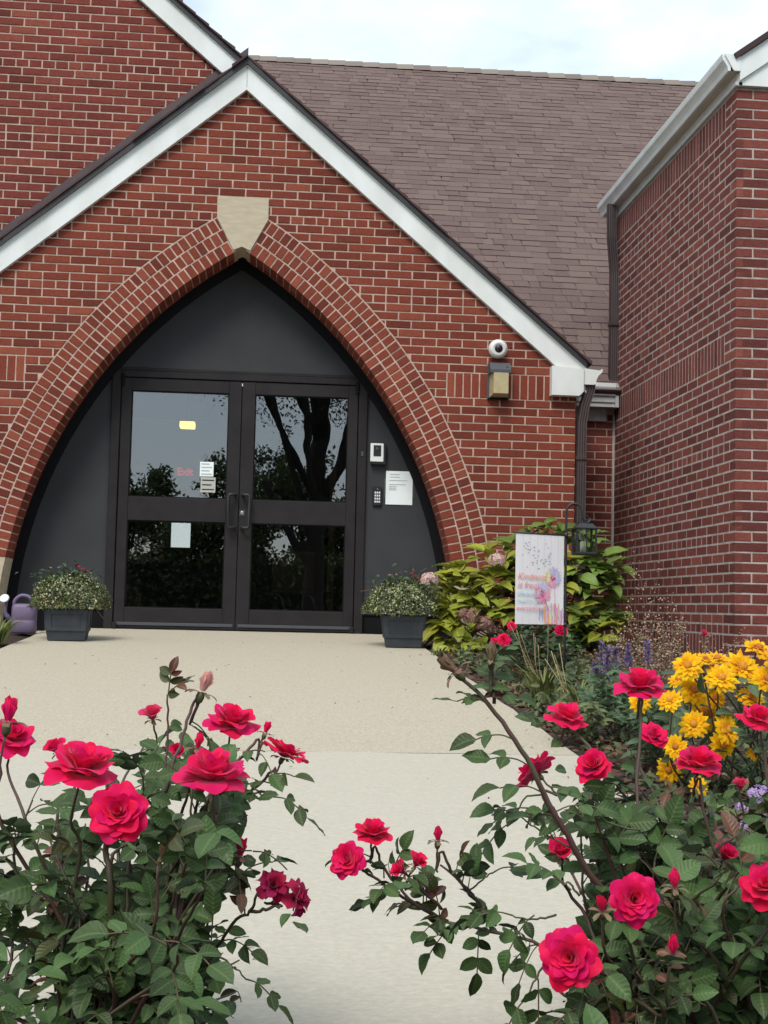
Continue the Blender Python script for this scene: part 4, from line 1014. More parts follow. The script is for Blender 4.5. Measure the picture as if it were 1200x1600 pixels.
def rose_bush(name, base, label, masks, Dr, blooms, ncanes, extra=None, thick=.16):
    B = Bush(name, base, label, 'rose bush', 'red rose bushes in front of the path', .2, .6); base = Vector(base)
    keep = lambda q: any(inside(q[0], q[1], P) for P, wgt in masks)
    def hides(p_, f=1.0):
        q = px(p_)
        for (x, y, D, ax, s, kind, mt, knee) in blooms:
            rr = .046*s*F/D*(.92 if kind != 'bud' else .2)*f
            if q[2] < D+.04 and ((q[0]-x)/rr)**2+((q[1]-y)/(rr*.8))**2 < 1: return True
        return False
    # canes that carry a bloom
    for (x, y, D, ax, s, kind, mt, knee) in blooms:
        p = PD(x, y, D); e = bloom(B.t, p, ax, s, kind, mt)
        if knee == 'none': continue
        kn = [PD(*k) for k in knee] if knee else [base.lerp(e, .45)+rv(.02)+Vector((0, 0, -.02)), base.lerp(e, .8)+rv(.012)+Vector((0, 0, -.015))]
        c = B.cane([base+rv(.03)*1, *kn, e-Vector(ax).normalized()*.05, e] if not knee else [*kn, e-Vector(ax).normalized()*.03, e], .0036 if not knee else .0024, .0014)
        n0 = len(B.items); B.leaves_on(c, .05, .35, .8, .2, keep=lambda q: True if knee else keep(q), prob=.75)
        if knee: B.free += B.items[n0:]; del B.items[n0:]
    for P, num in masks:
        for i in range(int(num*1.12)):
            x, y = sample(P); D = random.gauss((Dr[0]+Dr[1])/2, (Dr[1]-Dr[0])/3.2); tip = PD(x, y, D)
            mid = base.lerp(tip, .5)+rv(.035)+Vector((0, 0, .02)); q = base.lerp(tip, .82)+rv(.02)
            b0 = base+rv(.035)
            if any(hides(p_) for p_ in crom([b0, mid, q, tip], 6)): continue
            c = B.cane([b0, mid, q, tip], .0036, .0013)
            B.leaves_on(c, .032, .5, random.uniform(.85, 1.2), .06, keep=keep)
            B.leaf(tip, (tip-q).normalized()+rv(.5), 1, random.random() < .2)
    # only what falls inside the bush outline stays, and nothing grows straight in front of a bloom
    def ok(m_):
        q = px(m_ @ Vector((0, .018, 0)))
        if not any(inside(q[0]+dx, q[1]+dy, P) for P, wgt in masks for dx, dy in ((0, 0), (8, 0), (-8, 0), (0, 10))): return False
        return True
    B.items = [i for i in B.items if ok(i[1])] + B.free
    if extra: B.items, keep_items = [], B.items; extra(B); B.items += keep_items
    def clear(m_):
        q = px(m_ @ Vector((0, .018, 0)))
        for (x, y, D, ax, s, kind, mt, knee) in blooms:
            rr = .046*s*F/D*(1.08 if kind != 'bud' else .35)
            if q[2] < D+.03 and ((q[0]-x)/rr)**2+((q[1]-y)/(rr*.85))**2 < 1: return False
        return True
    B.items = [i for i in B.items if clear(i[1])]
    B.done(); return B
UPc = (0, -.25, 1); RED, PNK = M['rose'], M['rose_pink']
Lbase = PD(165, 1600, 1.72); Lbase.z = gz(Lbase.y)-.01
LM_mid = [(-40, 1195), (60, 1200), (120, 1240), (200, 1250), (290, 1210), (325, 1290), (310, 1350), (-40, 1350)]
LM_dense = [(-40, 1330), (310, 1330), (300, 1400), (320, 1470), (365, 1510), (345, 1590), (330, 1760), (-60, 1760)]
LM_top = [(150, 1215), (215, 1130), (255, 1070), (300, 1095), (345, 1150), (370, 1230), (345, 1300), (260, 1270)]
LM_right = [(300, 1250), (360, 1240), (375, 1300), (365, 1380), (320, 1420), (300, 1360)]
LM_low = [(250, 1460), (330, 1470), (395, 1510), (385, 1545), (345, 1570), (335, 1700), (200, 1700)]
Lbl = [(131, 1190, 1.62, (.2, -.25, 1), 1.2, 'cup', RED, None), (333, 1200, 1.60, (.0, -.2, 1), 1.2, 'cup', RED, None),
       (183, 1266, 1.58, (-.1, -1, .55), .98, 'open', RED, None), (364, 1122, 1.86, (.15, -.35, 1), .96, 'cup', RED, None),
       (447, 1170, 1.80, (.35, .1, .9), .85, 'open', RED, [(300, 1330, 1.72), (345, 1275, 1.75), (395, 1235, 1.78), (430, 1200, 1.8)]),
       (22, 1148, 1.80, (.2, -.6, .8), .80, 'cup', RED, None), (238, 1115, 2.02, (-.1, -.4, 1), .60, 'half', PNK, None),
       (86, 1168, 1.85, (-.4, -.4, .8), .55, 'half', RED, None), (277, 1172, 1.9, (.1, -.8, .4), .36, 'half', RED, None),
       (14, 1110, 1.7, (.1, 0, 1), 1.35, 'bud', RED, None), (321, 1066, 1.78, (.3, 0, .9), 1.25, 'bud', M['rose_pale'], [(255, 1250, 1.72), (280, 1165, 1.75), (300, 1105, 1.77), (314, 1085, 1.78)]),
       (377, 1325, 1.66, (.12, 0, 1), .95, 'bud', RED, [(290, 1420, 1.7), (340, 1372, 1.67), (368, 1350, 1.66)]),
       (428, 1382, 1.64, (.1, -.5, .3), .62, 'wilt', M['rose_wilt'], [(300, 1540, 1.72), (340, 1480, 1.68), (365, 1440, 1.66), (392, 1425, 1.65), (402, 1395, 1.64)]),
       (469, 1402, 1.64, (.7, -.4, .2), .68, 'wilt', M['rose_wilt'], [(392, 1425, 1.65), (415, 1420, 1.64), (440, 1414, 1.64)]),
       (417, 1137, 1.82, (.3, 0, 1), .7, 'bud', RED, [(330, 1230, 1.78), (375, 1185, 1.8), (405, 1155, 1.82)]),
       (311, 1158, 1.7, (.2, -.2, 1), .85, 'bud', RED, None)]
def Lextra(B):
    c = B.cane([B.base, PD(175, 1420, 1.64), PD(165, 1330, 1.65), PD(181, 1292, 1.63)], .0052, .003)
    c = B.cane([B.base, PD(330, 1400, 1.7), PD(335, 1290, 1.7), PD(350, 1215, 1.72)], .005, .002); B.leaves_on(c, .04, .5, .9)
    c = B.cane([PD(255, 1250, 1.74), PD(262, 1150, 1.76), PD(263, 1085, 1.76)], .002, .0013); B.leaves_on(c, .022, .35, .62, .25); B.leaf(c[-1], (.1, 0, 1), .62, True)
    for a in ((330, 1200, 1.75, 375, 1168), (320, 1300, 1.65, 395, 1330), (390, 1225, 1.75, 430, 1245), (310, 1480, 1.62, 385, 1530)):
        p = PD(*a[:3]); q = PD(a[3], a[4], a[2]); B.cane([p, p.lerp(q, .5)+rv(.004), q], .0016, .001, green=True); B.leaf(q, (q-p), .8)
rose_bush('rose_bush', Lbase, 'red rose bush filling the lower left, blooms above the pale path', [(LM_dense, 46), (LM_mid, 5), (LM_top, 15), (LM_right, 7), (LM_low, 14)], (1.50, 1.98), Lbl, 0, Lextra)

Rbase = PD(1085, 1600, 1.74); Rbase.z = gz(Rbase.y)-.01
RM_dense = [(845, 1620), (900, 1520), (930, 1420), (920, 1350), (975, 1310), (1040, 1300), (1130, 1310), (1270, 1260), (1380, 1350), (1380, 1760), (840, 1760)]
RM_mid = [(880, 1290), (940, 1200), (1000, 1190), (1060, 1260), (1130, 1280), (1220, 1250), (1260, 1340), (900, 1370)]
RM_left = [(800, 1290), (860, 1240), (910, 1290), (900, 1360), (850, 1340)]
Rbl = [(583, 1296, 1.78, (.05, -.25, 1), .70, 'cup', RED, [(880, 1490, 1.72), (800, 1462, 1.73), (700, 1440, 1.75), (640, 1405, 1.77), (598, 1352, 1.78), (586, 1322, 1.78)]),
       (540, 1342, 1.74, (-.55, -.7, .45), .66, 'open', RED, [(700, 1440, 1.75), (640, 1408, 1.75), (590, 1375, 1.745), (560, 1355, 1.74)]),
       (625, 1358, 1.72, (-.7, -.3, .6), .46, 'half', RED, [(690, 1420, 1.74), (655, 1385, 1.73)]), (652, 1345, 1.72, (.3, -.3, .9), .46, 'half', RED, [(670, 1400, 1.74), (660, 1372, 1.73)]),
       (684, 1303, 1.72, (0, -.1, 1), .82, 'bud', RED, [(775, 1445, 1.73), (735, 1398, 1.73), (705, 1360, 1.725), (690, 1330, 1.72)]),
       (993, 1404, 1.50, (-.05, -1, .3), .76, 'open', RED, None), (888, 1496, 1.48, (-.5, -1, .35), .90, 'open', RED, [(1010, 1570, 1.6), (960, 1530, 1.56), (920, 1512, 1.53)]),
       (940, 1412, 1.48, (-.2, -.4, 1), .86, 'bud', RED, None), (1052, 1478, 1.45, (0, -.3, 1), .88, 'bud', RED, None), (1054, 1373, 1.52, (-.1, -.2, 1), .95, 'bud', RED, None),
       (1196, 1382, 1.5, (-.4, -.6, .7), .76, 'cup', RED, None), (1135, 1334, 1.85, (.2, -.4, .8), .62, 'half', RED, None), (876, 1328, 1.72, (-.2, -.5, .7), .60, 'half', RED, None),
       (832, 1200, 1.82, (-.45, .35, .5), .84, 'open', RED, [(925, 1375, 1.72), (870, 1280, 1.74), (845, 1235, 1.8)]), (886, 1115, 1.95, (.1, -.3, 1), .82, 'cup', RED, [(975, 1300, 1.86), (945, 1210, 1.9), (905, 1150, 1.94)]),
       (926, 1194, 1.9, (-.4, -.5, .7), .74, 'cup', RED, [(1010, 1330, 1.84), (985, 1255, 1.87), (950, 1215, 1.89)]),
       (1001, 1064, 1.82, (0, -.3, 1), .96, 'cup', RED, [(1000, 1320, 1.74), (995, 1220, 1.78), (1002, 1120, 1.81), (1001, 1085, 1.82)]),
       (1024, 1146, 2.05, (.2, -.6, .6), .62, 'open', RED, None), (1092, 1186, 1.74, (.05, -.3, 1), .86, 'cup', RED, [(1120, 1340, 1.72), (1100, 1270, 1.73), (1093, 1215, 1.74)]),
       (1185, 1117, 1.8, (.1, -.4, 1), .72, 'cup', RED, [(1215, 1330, 1.76), (1200, 1220, 1.79), (1188, 1145, 1.8)]), (1157, 1226, 1.8, (-.1, -.2, 1), .42, 'half', PNK, None),
       (699, 1038, 1.66, (-.75, 0, .65), 1.2, 'bud', M['sepal'], 'none'), (768, 1018, 1.66, (0, 0, 1), .95, 'bud', M['sepal'], [(772, 1100, 1.66), (771, 1062, 1.66), (768, 1030, 1.66)])]
def Rextra(B):
    c = B.cane([B.base, PD(1010, 1490, 1.68), PD(935, 1385, 1.66), PD(865, 1270, 1.65), PD(822, 1185, 1.65), PD(765, 1102, 1.66), PD(703, 1044, 1.66)], .0052, .0022, 6)
    n = len(c)
    for i, sd, sz in ((18, 1, 1), (20, -1, 1.05), (23, -1, 1.0), (24, 1, .95), (26, -1, .9), (28, 1, .85), (30, -1, .8), (31, 1, .8)):
        if i < n-1:
            t = (c[i+1]-c[i]).normalized(); d = R2*sd*.9+t*.2+Vector((0, -.2, -.05))+rv(.1); B.leaf(c[i], d, sz*.95, False, random.choice((3, 3, 5)))
    p = c[-2]
    B.items.append((LV[1], frame(p, -R2+Vector((0, -.1, -.1)), (0, -.5, 1), 1.05))); B.items.append((LV[0], frame(c[-6], -R2+Vector((0, -.1, -.1)), (0, -.5, 1), .8))); B.items.append((LY[0], frame(c[-6], R2*.9+Vector((0, -.1, .25)), (0, -.5, 1), 1)))
    # arching lower branch: leaves on both sides, a hanging leaf below
    c = crom([PD(880, 1490, 1.72), PD(800, 1462, 1.73), PD(700, 1440, 1.75), PD(640, 1405, 1.76), PD(600, 1372, 1.76)], 6)
    B.leaves_on(c, .028, .12, .78, .15); B.leaves_on(c, .03, .35, .72, .15)
    B.leaf(c[9], (-.05, -.1, -1), .85); B.leaf(c[3], (-.5, -.2, -.75), .85, n=3)
    c2 = B.cane([PD(775, 1445, 1.73), PD(740, 1400, 1.73), PD(690, 1350, 1.725)], .002, .0014); B.leaves_on(c2, .022, .1, .75, .3)
    c2 = B.cane([PD(730, 1395, 1.73), PD(752, 1375, 1.73), PD(768, 1365, 1.73)], .0014, .001); B.leaf(c2[-1], (1, 0, .25), .75, n=3)
    for a in ((905, 1400, 1.55, 880, 1382), (900, 1330, 1.66, 830, 1290), (850, 1240, 1.7, 800, 1285), (1000, 1300, 1.7, 905, 1250), (860, 1500, 1.5, 822, 1560), (930, 1560, 1.5, 880, 1590), (870, 1430, 1.62, 800, 1430)):
        p = PD(*a[:3]); q = PD(a[3], a[4], a[2]); B.cane([p, p.lerp(q, .5)+rv(.004), q], .0016, .001, green=True); B.leaf(q, (q-p), .9); B.leaf(p.lerp(q, .5), (q-p).normalized()+rv(.5), .8)
rose_bush('rose_bush', Rbase, 'red rose bush filling the lower right, arching canes reaching over the path', [(RM_dense, 88), (RM_mid, 20), (RM_left, 5)], (1.46, 2.05), Rbl, 0, Rextra)

# ================================================================== GARDEN BED ON THE RIGHT
def leafcloud(parent, centers, meshes, per, size, rad, up=.5, outc=None):
    it = []
    for c in centers:
        for k in range(per):
            d = rv(); d.z = abs(d.z)*.6+random.uniform(-.3, .5); d.normalize(); p = Vector(c)+rv(rad)
            it.append((random.choice(meshes), frame(p, d, Vector((0, -.3, 1))+rv(.4), size*random.uniform(.7, 1.25), random.gauss(0, .3))))
    return it
# hydrangea
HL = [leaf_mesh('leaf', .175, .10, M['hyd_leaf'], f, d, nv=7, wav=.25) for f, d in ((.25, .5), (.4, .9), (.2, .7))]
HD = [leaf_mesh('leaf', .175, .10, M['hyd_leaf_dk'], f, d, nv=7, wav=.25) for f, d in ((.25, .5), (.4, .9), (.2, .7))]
hb = onG(830, 1020); hb = Vector((hb.x, -.75, gz(-.75)))
hyd = thing('hydrangea', hb, 'leafy yellow green hydrangea growing between the arch and the brick wing', 'shrub')
items = []; stems = MB()
def whorl(p, mesh, n, size, drop=.1, stem=True):
    for k in range(n):
        a = 2*math.pi*k/n*1.0+random.uniform(-.3, .3)+(k % 2)*.5; el = random.uniform(-.25, .75) if k > 3 else random.uniform(.35, 1.2)
        d = Vector((math.cos(a), math.sin(a), el-drop)); items.append((random.choice(mesh), frame(Vector(p)+rv(.012)-Vector((0, 0, .02*k*.6)), d, Vector((0, -.35, 1)), size*random.uniform(.7, 1.15), random.gauss(0, .2))))
    if stem:
        b0 = hb+Vector((random.uniform(-.15, .15), random.uniform(-.1, .1), 0)); stems.tube(crom([b0, b0.lerp(Vector(p), .55)+rv(.03)-Vector((0, .0, .05)), Vector(p)], 5), [.006]*5+[.005]*3+[.003]*3, 5)
HP = [(690, 985, -1.0), (700, 935, -.95), (720, 890, -.9), (735, 985, -1.1), (705, 1010, -1.15), (745, 935, -.95), (770, 900, -.8), (785, 945, -1.0), (760, 1005, -1.1), (765, 855, -.7), (790, 880, -.75), (800, 845, -.65), (830, 825, -.65), (855, 822, -.65), (870, 850, -.7), (845, 870, -.7), (815, 900, -.8), (850, 930, -.8), (880, 900, -.85), (905, 880, -.8), (925, 835, -.7), (940, 870, -.75), (920, 915, -.85), (945, 905, -.8), (955, 945, -.85), (915, 960, -.95), (935, 980, -1.0), (965, 970, -.95), (890, 990, -1.0), (900, 945, -.9), (880, 830, -.6), (925, 865, -.7), (690, 960, -1.0), (725, 1015, -1.2), (740, 915, -.9), (710, 965, -1.05)]
for x, y, yy in HP:
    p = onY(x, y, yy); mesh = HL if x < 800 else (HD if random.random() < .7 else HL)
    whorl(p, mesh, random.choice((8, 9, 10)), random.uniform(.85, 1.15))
for k in range(120):
    x, y = random.uniform(690, 970), random.uniform(870, 1015); p = onY(x, y, random.uniform(-.9, -.35)); whorl(p, HL if x < 790 else HD, 5, .95, .25, False)
stems.build('stems', M['drystem'], hyd, kind='stuff')
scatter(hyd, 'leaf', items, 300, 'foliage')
def floret_head(parent, c, r, mt, n=70, name='flower_head', flat=.9):
    V = []; Fc = []
    for k in range(n):
        u = random.uniform(-.5, 1); a = random.uniform(0, 6.283); d = Vector((math.sqrt(1-u*u)*math.cos(a), math.sqrt(1-u*u)*math.sin(a), u)); p = Vector((d.x*r, d.y*r, d.z*r*flat))*random.uniform(.85, 1.05)
        q = d.to_track_quat('Z', 'Y').to_matrix() @ Matrix.Rotation(random.uniform(0, 6), 3, 'Z')
        for j in range(4):
            e = Matrix.Rotation(j*math.pi/2, 3, 'Z'); s_ = r*.22
            b = len(V); V += [tuple(p+q @ (e @ Vector(v))) for v in ((0, 0, 0), (s_*.8, -s_*.5, s_*.15), (s_*1.3, 0, s_*.05), (s_*.8, s_*.5, s_*.15))]; Fc.append((b, b+1, b+2, b+3))
    me = npmesh(name, V, Fc, mt); return obj(name, me, parent, Matrix.Translation(c))
for x, y, yy, rpx, mt in ((671, 907, -1.05, 14, 'hyd_cream'), (776, 876, -1.0, 14, 'hyd_cream'), (738, 965, -1.25, 15, 'hyd_brown'), (757, 975, -1.25, 15, 'hyd_brown'), (725, 960, -1.2, 10, 'hyd_brown'), (770, 985, -1.2, 9, 'hyd_brown'), (706, 893, -.7, 9, 'hyd_cream')):
    p = onY(x, y, yy); q = px(p); floret_head(hyd, p, rpx/F*q[2], M[mt])
# low rose bush behind the flag
def small_bush(name, label, base, cx, cy, rx, ry, Yc, mats, n, size, cat='shrub', nobj=120):
    t = thing(name, base, label, cat); it = []; st = MB()
    for k in range(n):
        a = random.uniform(0, 6.283); r_ = math.sqrt(random.random()); x = cx+rx*r_*math.cos(a); y = cy+ry*r_*math.sin(a); p = onY(x, y, Yc+random.uniform(-.15, .15))
        d = rv(); d.z = abs(d.z)*.4; it.append((random.choice(mats), frame(p, d, Vector((0, -.4, 1))+rv(.4), size*random.uniform(.6, 1.2), random.gauss(0, .3))))
        if k % 12 == 0: st.tube(crom([Vector(base)+rv(.03), Vector(base).lerp(p, .6)+rv(.02), p], 4), .002, 4)
    st.build('stems', M['cane_green'], t, kind='stuff'); scatter(t, 'leaf', it, nobj, 'foliage'); return t
DK = [leaf_mesh('leaf', .05, .03, M['dk_leaf'], f, d, nv=5) for f, d in ((.25, .5), (.4, .8))]
p = onG(835, 1062); lowrose = small_bush('rose_bush', 'low dark green rose bush with few red blooms behind the garden flag', (p.x, p.y, gz(p.y)), 838, 1012, 72, 38, p.y+.05, DK, 420, 1, 'rose bush', 120)
lowrose['group'] = 'red rose bushes in front of the path' if False else 'low rose bushes'
for x, y, s in ((787, 998, 1.0), (800, 977, .7), (877, 983, .95), (772, 1000, .5)): bloom(lowrose, onY(x, y, p.y-.2), (-.1, -.8, .6), s, 'open', RED)
# daylily clumps
def strap_clump(name, label, base, n, L, wd, mt, lean=.9, stalks=0, cat='plant', group=None):
    t = thing(name, base, label, cat, group); base = Vector(base); V = []; Fc = []
    for k in range(n):
        a = random.uniform(0, 6.283); l_ = L*random.uniform(.6, 1.15); d = Vector((math.cos(a), math.sin(a), 0)); b = len(V); le = random.uniform(.25, lean); sd_ = Vector((-d.y, d.x, 0)); p0 = base+d*random.uniform(0, .06)
        for j in range(7):
            tt = j/6; th = le*2.0*tt; p = p0+d*(l_*(1-math.cos(th))/2.0)+Vector((0, 0, l_*math.sin(th)/max(2.0*le, .3)*le*1.1)); w_ = wd/2*(1-tt**2.2)+.0005
            V += [tuple(p-sd_*w_+Vector((0, 0, w_*.4))), tuple(p), tuple(p+sd_*w_+Vector((0, 0, w_*.4)))]
        Fc += [(b+j*3+i, b+j*3+i+1, b+j*3+i+4, b+j*3+i+3) for j in range(6) for i in range(2)]
    me = npmesh('blades', V, Fc, mt, True); me.transform(W[t].inverted()); obj('blades', me, t, kind='stuff')
    for k in range(stalks):
        a = random.uniform(0, 6.283); tp = base+Vector((math.cos(a)*.16*random.random()-.05, math.sin(a)*.1, L*random.uniform(.85, 1.25))); MB().tube(crom([base+rv(.02)*1, base.lerp(tp, .5)+rv(.01), tp], 4), .0017, 5).build('dry_stalk', M['straw'], t)
    return t
p = onG(850, 1098); strap_clump('daylily', 'strappy daylily clump with straw coloured stalks below the flag', (p.x, p.y, gz(p.y)), 90, .30, .014, M['strap'], .9, 7)
p = onG(906, 1120); strap_clump('daylily', 'narrow grassy daylily clump right of the flag pole', (p.x, p.y, gz(p.y)), 60, .26, .011, M['strap'], 1.0, 5)
p = onG(4, 1006); strap_clump('daylily', 'green daylily clump at the left edge beside the watering can', (p.x-.03, p.y, gz(p.y)), 120, .30, .016, M['strap'], 1.0, 0)
p = onG(640, 1022); p = onG(685, 1024); strap_clump('leafy_tuft', 'small green tuft at the path edge below the hydrangea', (p.x, p.y, gz(p.y)), 24, .10, .018, M['cover'], .8)
# orange and pink small blooms
p = onG(812, 1062); t = thing('orange_flower', (p.x, p.y, gz(p.y)), 'small orange flower with pink buds near the path edge', 'flower')
for x, y, s, mt in ((829, 1038, .62, 'orange'), (803, 1045, .42, 'rose_pink'), (815, 1052, .35, 'orange')):
    q = onY(x, y, p.y); bloom(t, q, (-.2, -.5, .8), s, 'half', M[mt]); MB().tube(crom([(p.x, p.y, gz(p.y)), Vector((p.x, p.y, gz(p.y))).lerp(q, .6)+rv(.01), q], 4), .002, 5).build('stem', M['cane_green'], t)
# ground cover on the bed
it = []; gcov = thing('ground_cover', (2.1, -3, gz(-3)), 'low green and brown ground cover between the bed plants', 'ground cover')
GC = [leaf_mesh('leaf', .035, .02, M['cover'], .3, .5, nv=4), leaf_mesh('leaf', .03, .018, M['brownleaf'], .4, .9, nv=4), leaf_mesh('leaf', .03, .022, M['dk_leaf'], .2, .4, nv=4)]
for k in range(5200):
    y = random.uniform(-7.6, -.6); x = 1.47+abs(random.gauss(0, .55)) if y < -2 else random.uniform(1.47, 3.2)
    if x > 4: continue
    wl_ = (math.sin(x*4.1)+math.sin(y*2.7+x)+random.gauss(0, .8))
    h = max(0, random.gauss(.02, .035))*(1.6 if wl_ > .6 else .6)
    it.append((random.choice((GC[0], GC[2], GC[0])) if wl_ > -.7 else GC[1], frame((x, y, gz(y)-.012+h), rv()+Vector((0, 0, .3)), Vector((0, -.3, 1))+rv(.5), random.uniform(.7, 1.5))))
scatter(gcov, 'leaf', it, 0, 'foliage')
# salvia
sv = onG(960, 1120); t = thing('salvia', (sv.x, sv.y, gz(sv.y)), 'purple salvia spikes in the middle of the bed', 'flower')
sit = []
for x, y0, y1, yy in ((940, 1003, 1060, 0), (949, 1010, 1065, .03), (982, 1006, 1045, .05), (1011, 1002, 1040, .08), (962, 1012, 1050, .1), (930, 1036, 1056, 0)):
    top = onY(x, y0, sv.y+yy); lo = onY(x+1, y1, sv.y+yy); b = Vector((sv.x+random.uniform(-.08, .08), sv.y+yy, gz(sv.y))); MB().tube(crom([b, b.lerp(lo, .5)+rv(.01), lo, top], 4), .002, 5).build('stem', M['cane_green'], t)
    V = []; Fc = []
    for k in range(95):
        f_ = random.random(); c = lo.lerp(top, f_); a = random.uniform(0, 6.283); rr = .019*(1-f_*.65); d = Vector((math.cos(a), math.sin(a), .5)); p = c+d*rr*random.uniform(.5, 1); s_ = random.uniform(.004, .008); b_ = len(V); o = d.orthogonal().normalized()
        V += [tuple(p-o*s_), tuple(p+Vector((0, 0, -s_))), tuple(p+o*s_), tuple(p+d*s_*1.6)]; Fc += [(b_, b_+1, b_+2, b_+3)]
    me = npmesh('flower_spike', V, Fc, M['salvia']); me.transform(W[t].inverted()); obj('flower_spike', me, t)
for k in range(90):
    p = Vector((sv.x+random.gauss(0, .13), sv.y+random.gauss(0, .08), gz(sv.y)+random.uniform(.02, .22))); d = rv(); d.z = abs(d.z); sit.append((DK[0], frame(p, d, (0, -.4, 1), random.uniform(.7, 1.2))))
scatter(t, 'leaf', sit, 60, 'foliage')
# dry seed-head stems against the wing wall
def dry_plant(label, stems_, base, dots, spread=.5):
    t = thing('seed_head_plant', base, label, 'plant', 'dry seed head plants by the wing'); st = MB(); V = []; Fc = []
    for tip in stems_:
        b = Vector(base)+Vector((random.gauss(0, .05), random.gauss(0, .04), 0)); c = crom([b, b.lerp(tip, .5)+rv(.03), tip], 8); st.tube(c, [.0022]*4+[.0014]*(len(c)-4), 4, cap=False)
        for k in range(dots):
            i = random.randrange(len(c)//3, len(c)); p = c[i]+rv(.022*(1-.4*i/len(c))); s_ = random.uniform(.0035, .0075); b_ = len(V)
            V += [tuple(p+Vector(v)*s_) for v in ((1, 0, 0), (0, 1, 0), (-1, 0, 0), (0, -1, 0), (0, 0, 1), (0, 0, -1))]
            Fc += [(b_, b_+1, b_+4), (b_+1, b_+2, b_+4), (b_+2, b_+3, b_+4), (b_+3, b_, b_+4), (b_+1, b_, b_+5), (b_+2, b_+1, b_+5), (b_+3, b_+2, b_+5), (b_, b_+3, b_+5)]
    st.build('stems', M['drystem'], t, kind='stuff'); me = npmesh('seed_heads', V, Fc, M['seed']); me.transform(W[t].inverted()); obj('seed_heads', me, t, kind='stuff'); return t
for (lb, x0, bx, by, tips) in (('tall dry brown seed stems rising against the wing wall', 0, 1000, 1075, [(990, 852), (1001, 900), (1029, 890), (1031, 935), (985, 930), (1012, 940), (1043, 925), (1055, 935), (1068, 960), (975, 960), (1020, 965)]),
                           ('bushy tangle of brown seed heads below the tall dry stems', 0, 1030, 1090, [(1000+random.uniform(-50, 75), 985+random.uniform(-25, 40)) for k in range(46)]),
                           ('short dry seed stems in front of the wing corner', 0, 1120, 1060, [(1110, 990), (1160, 985), (1148, 1000), (1135, 1005), (1170, 995), (1095, 1000)])):
    b = onG(bx, by); b.z = gz(b.y)-.02; dry_plant(lb, [onY(x, y, b.y+random.uniform(-.15, .15)) for x, y in tips], b, 26 if 'bushy' not in lb else 22)
# pink gaura bloom
b = onG(1090, 1075); t = thing('pink_flower', (b.x, b.y, gz(b.y)), 'single pink flower on a thin stem before the wing corner', 'flower'); q = onY(1100, 990, b.y); bloom(t, q, (.3, -.6, .6), .75, 'half', M['rose_pink'])
MB().tube(crom([(b.x, b.y, gz(b.y)), Vector((b.x, b.y, gz(b.y))).lerp(q, .5)+rv(.02), q], 5), .002, 5).build('stem', M['cane_green'], t)
# leafy perennials filling the bed between the path edge and the yellow flowers
PL = [leaf_mesh('leaf', .075, .026, M['yl_leaf'], f, d, nv=5, wav=.2) for f, d in ((.25, .5), (.35, .9))]; PC = [leaf_mesh('leaf', .06, .022, M['cover'], f, d, nv=5, wav=.2) for f, d in ((.25, .5), (.35, .9))]
for lb, bx, by, cx, cy, rx, ry, ms, n_ in (('blue green leafy perennial behind the top right rose', 965, 1150, 965, 1095, 50, 42, PL, 230), ('low green perennial at the path edge left of the roses', 905, 1160, 905, 1122, 38, 28, PC, 170), ('loose green perennial below the salvia spikes', 930, 1105, 925, 1072, 45, 26, PC, 170), ('leafy green perennial left of the yellow flowers', 1025, 1200, 1022, 1130, 34, 60, PL, 200)):
    b = onG(bx, by); small_bush('perennial', lb, (b.x, b.y, gz(b.y)-.02), cx, cy, rx, ry, b.y, ms, n_, 1, 'plant', 90)
# yellow double sunflowers
def sun_geo():
    V, Fc = petals([(14, .041, .0155, 80, 97, .2, 0), (12, .035, .014, 66, 82, .25, .5), (10, .024, .010, 46, 66, .4, .2)], 3, 4, .12, .28); return V, Fc
yb = onG(1130, 1275); yb = Vector((1.72, -6.3, gz(-6.3)))
ys = thing('false_sunflower', yb, 'clump of double yellow daisy flowers at the right edge', 'flower')
YF = [(1075, 1041, 38, (-.3, -.8, .5)), (1084, 1079, 40, (0, -1, .5)), (1102, 1030, 24, (.1, -.5, .9)), (1121, 1030, 32, (0, -.4, 1)), (1127, 1060, 40, (-.1, -.9, .6)), (1159, 1044, 46, (.1, -.8, .6)), (1185, 1014, 38, (.2, -.5, .9)), (1197, 1061, 36, (.1, -.9, .4)), (1172, 1090, 36, (0, -.6, .8)), (1117, 1092, 28, (.1, -.8, .5)), (1104, 1118, 46, (.2, -.7, .7)), (1084, 1132, 36, (-.4, -.9, .3)), (1136, 1140, 40, (.4, -.8, .2)), (1129, 1164, 34, (.1, -1, -.1)), (1047, 1095, 32, (-.4, -.6, .6)), (1056, 1167, 30, (-.5, -.8, .2)), (1046, 1203, 34, (-.6, -.8, -.1)), (1092, 1229, 25, (0, -1, .3)), (1057, 1149, 14, (0, -.6, .8)), (1000, 1096, 28, (-.2, -.9, .1)), (1178, 1178, 20, (.1, -.8, .5)), (1198, 1120, 30, (0, -.8, .5)), (1215, 1030, 40, (0, -.8, .5)), (1060, 1062, 26, (-.5, -.4, .7))]
yst = MB()
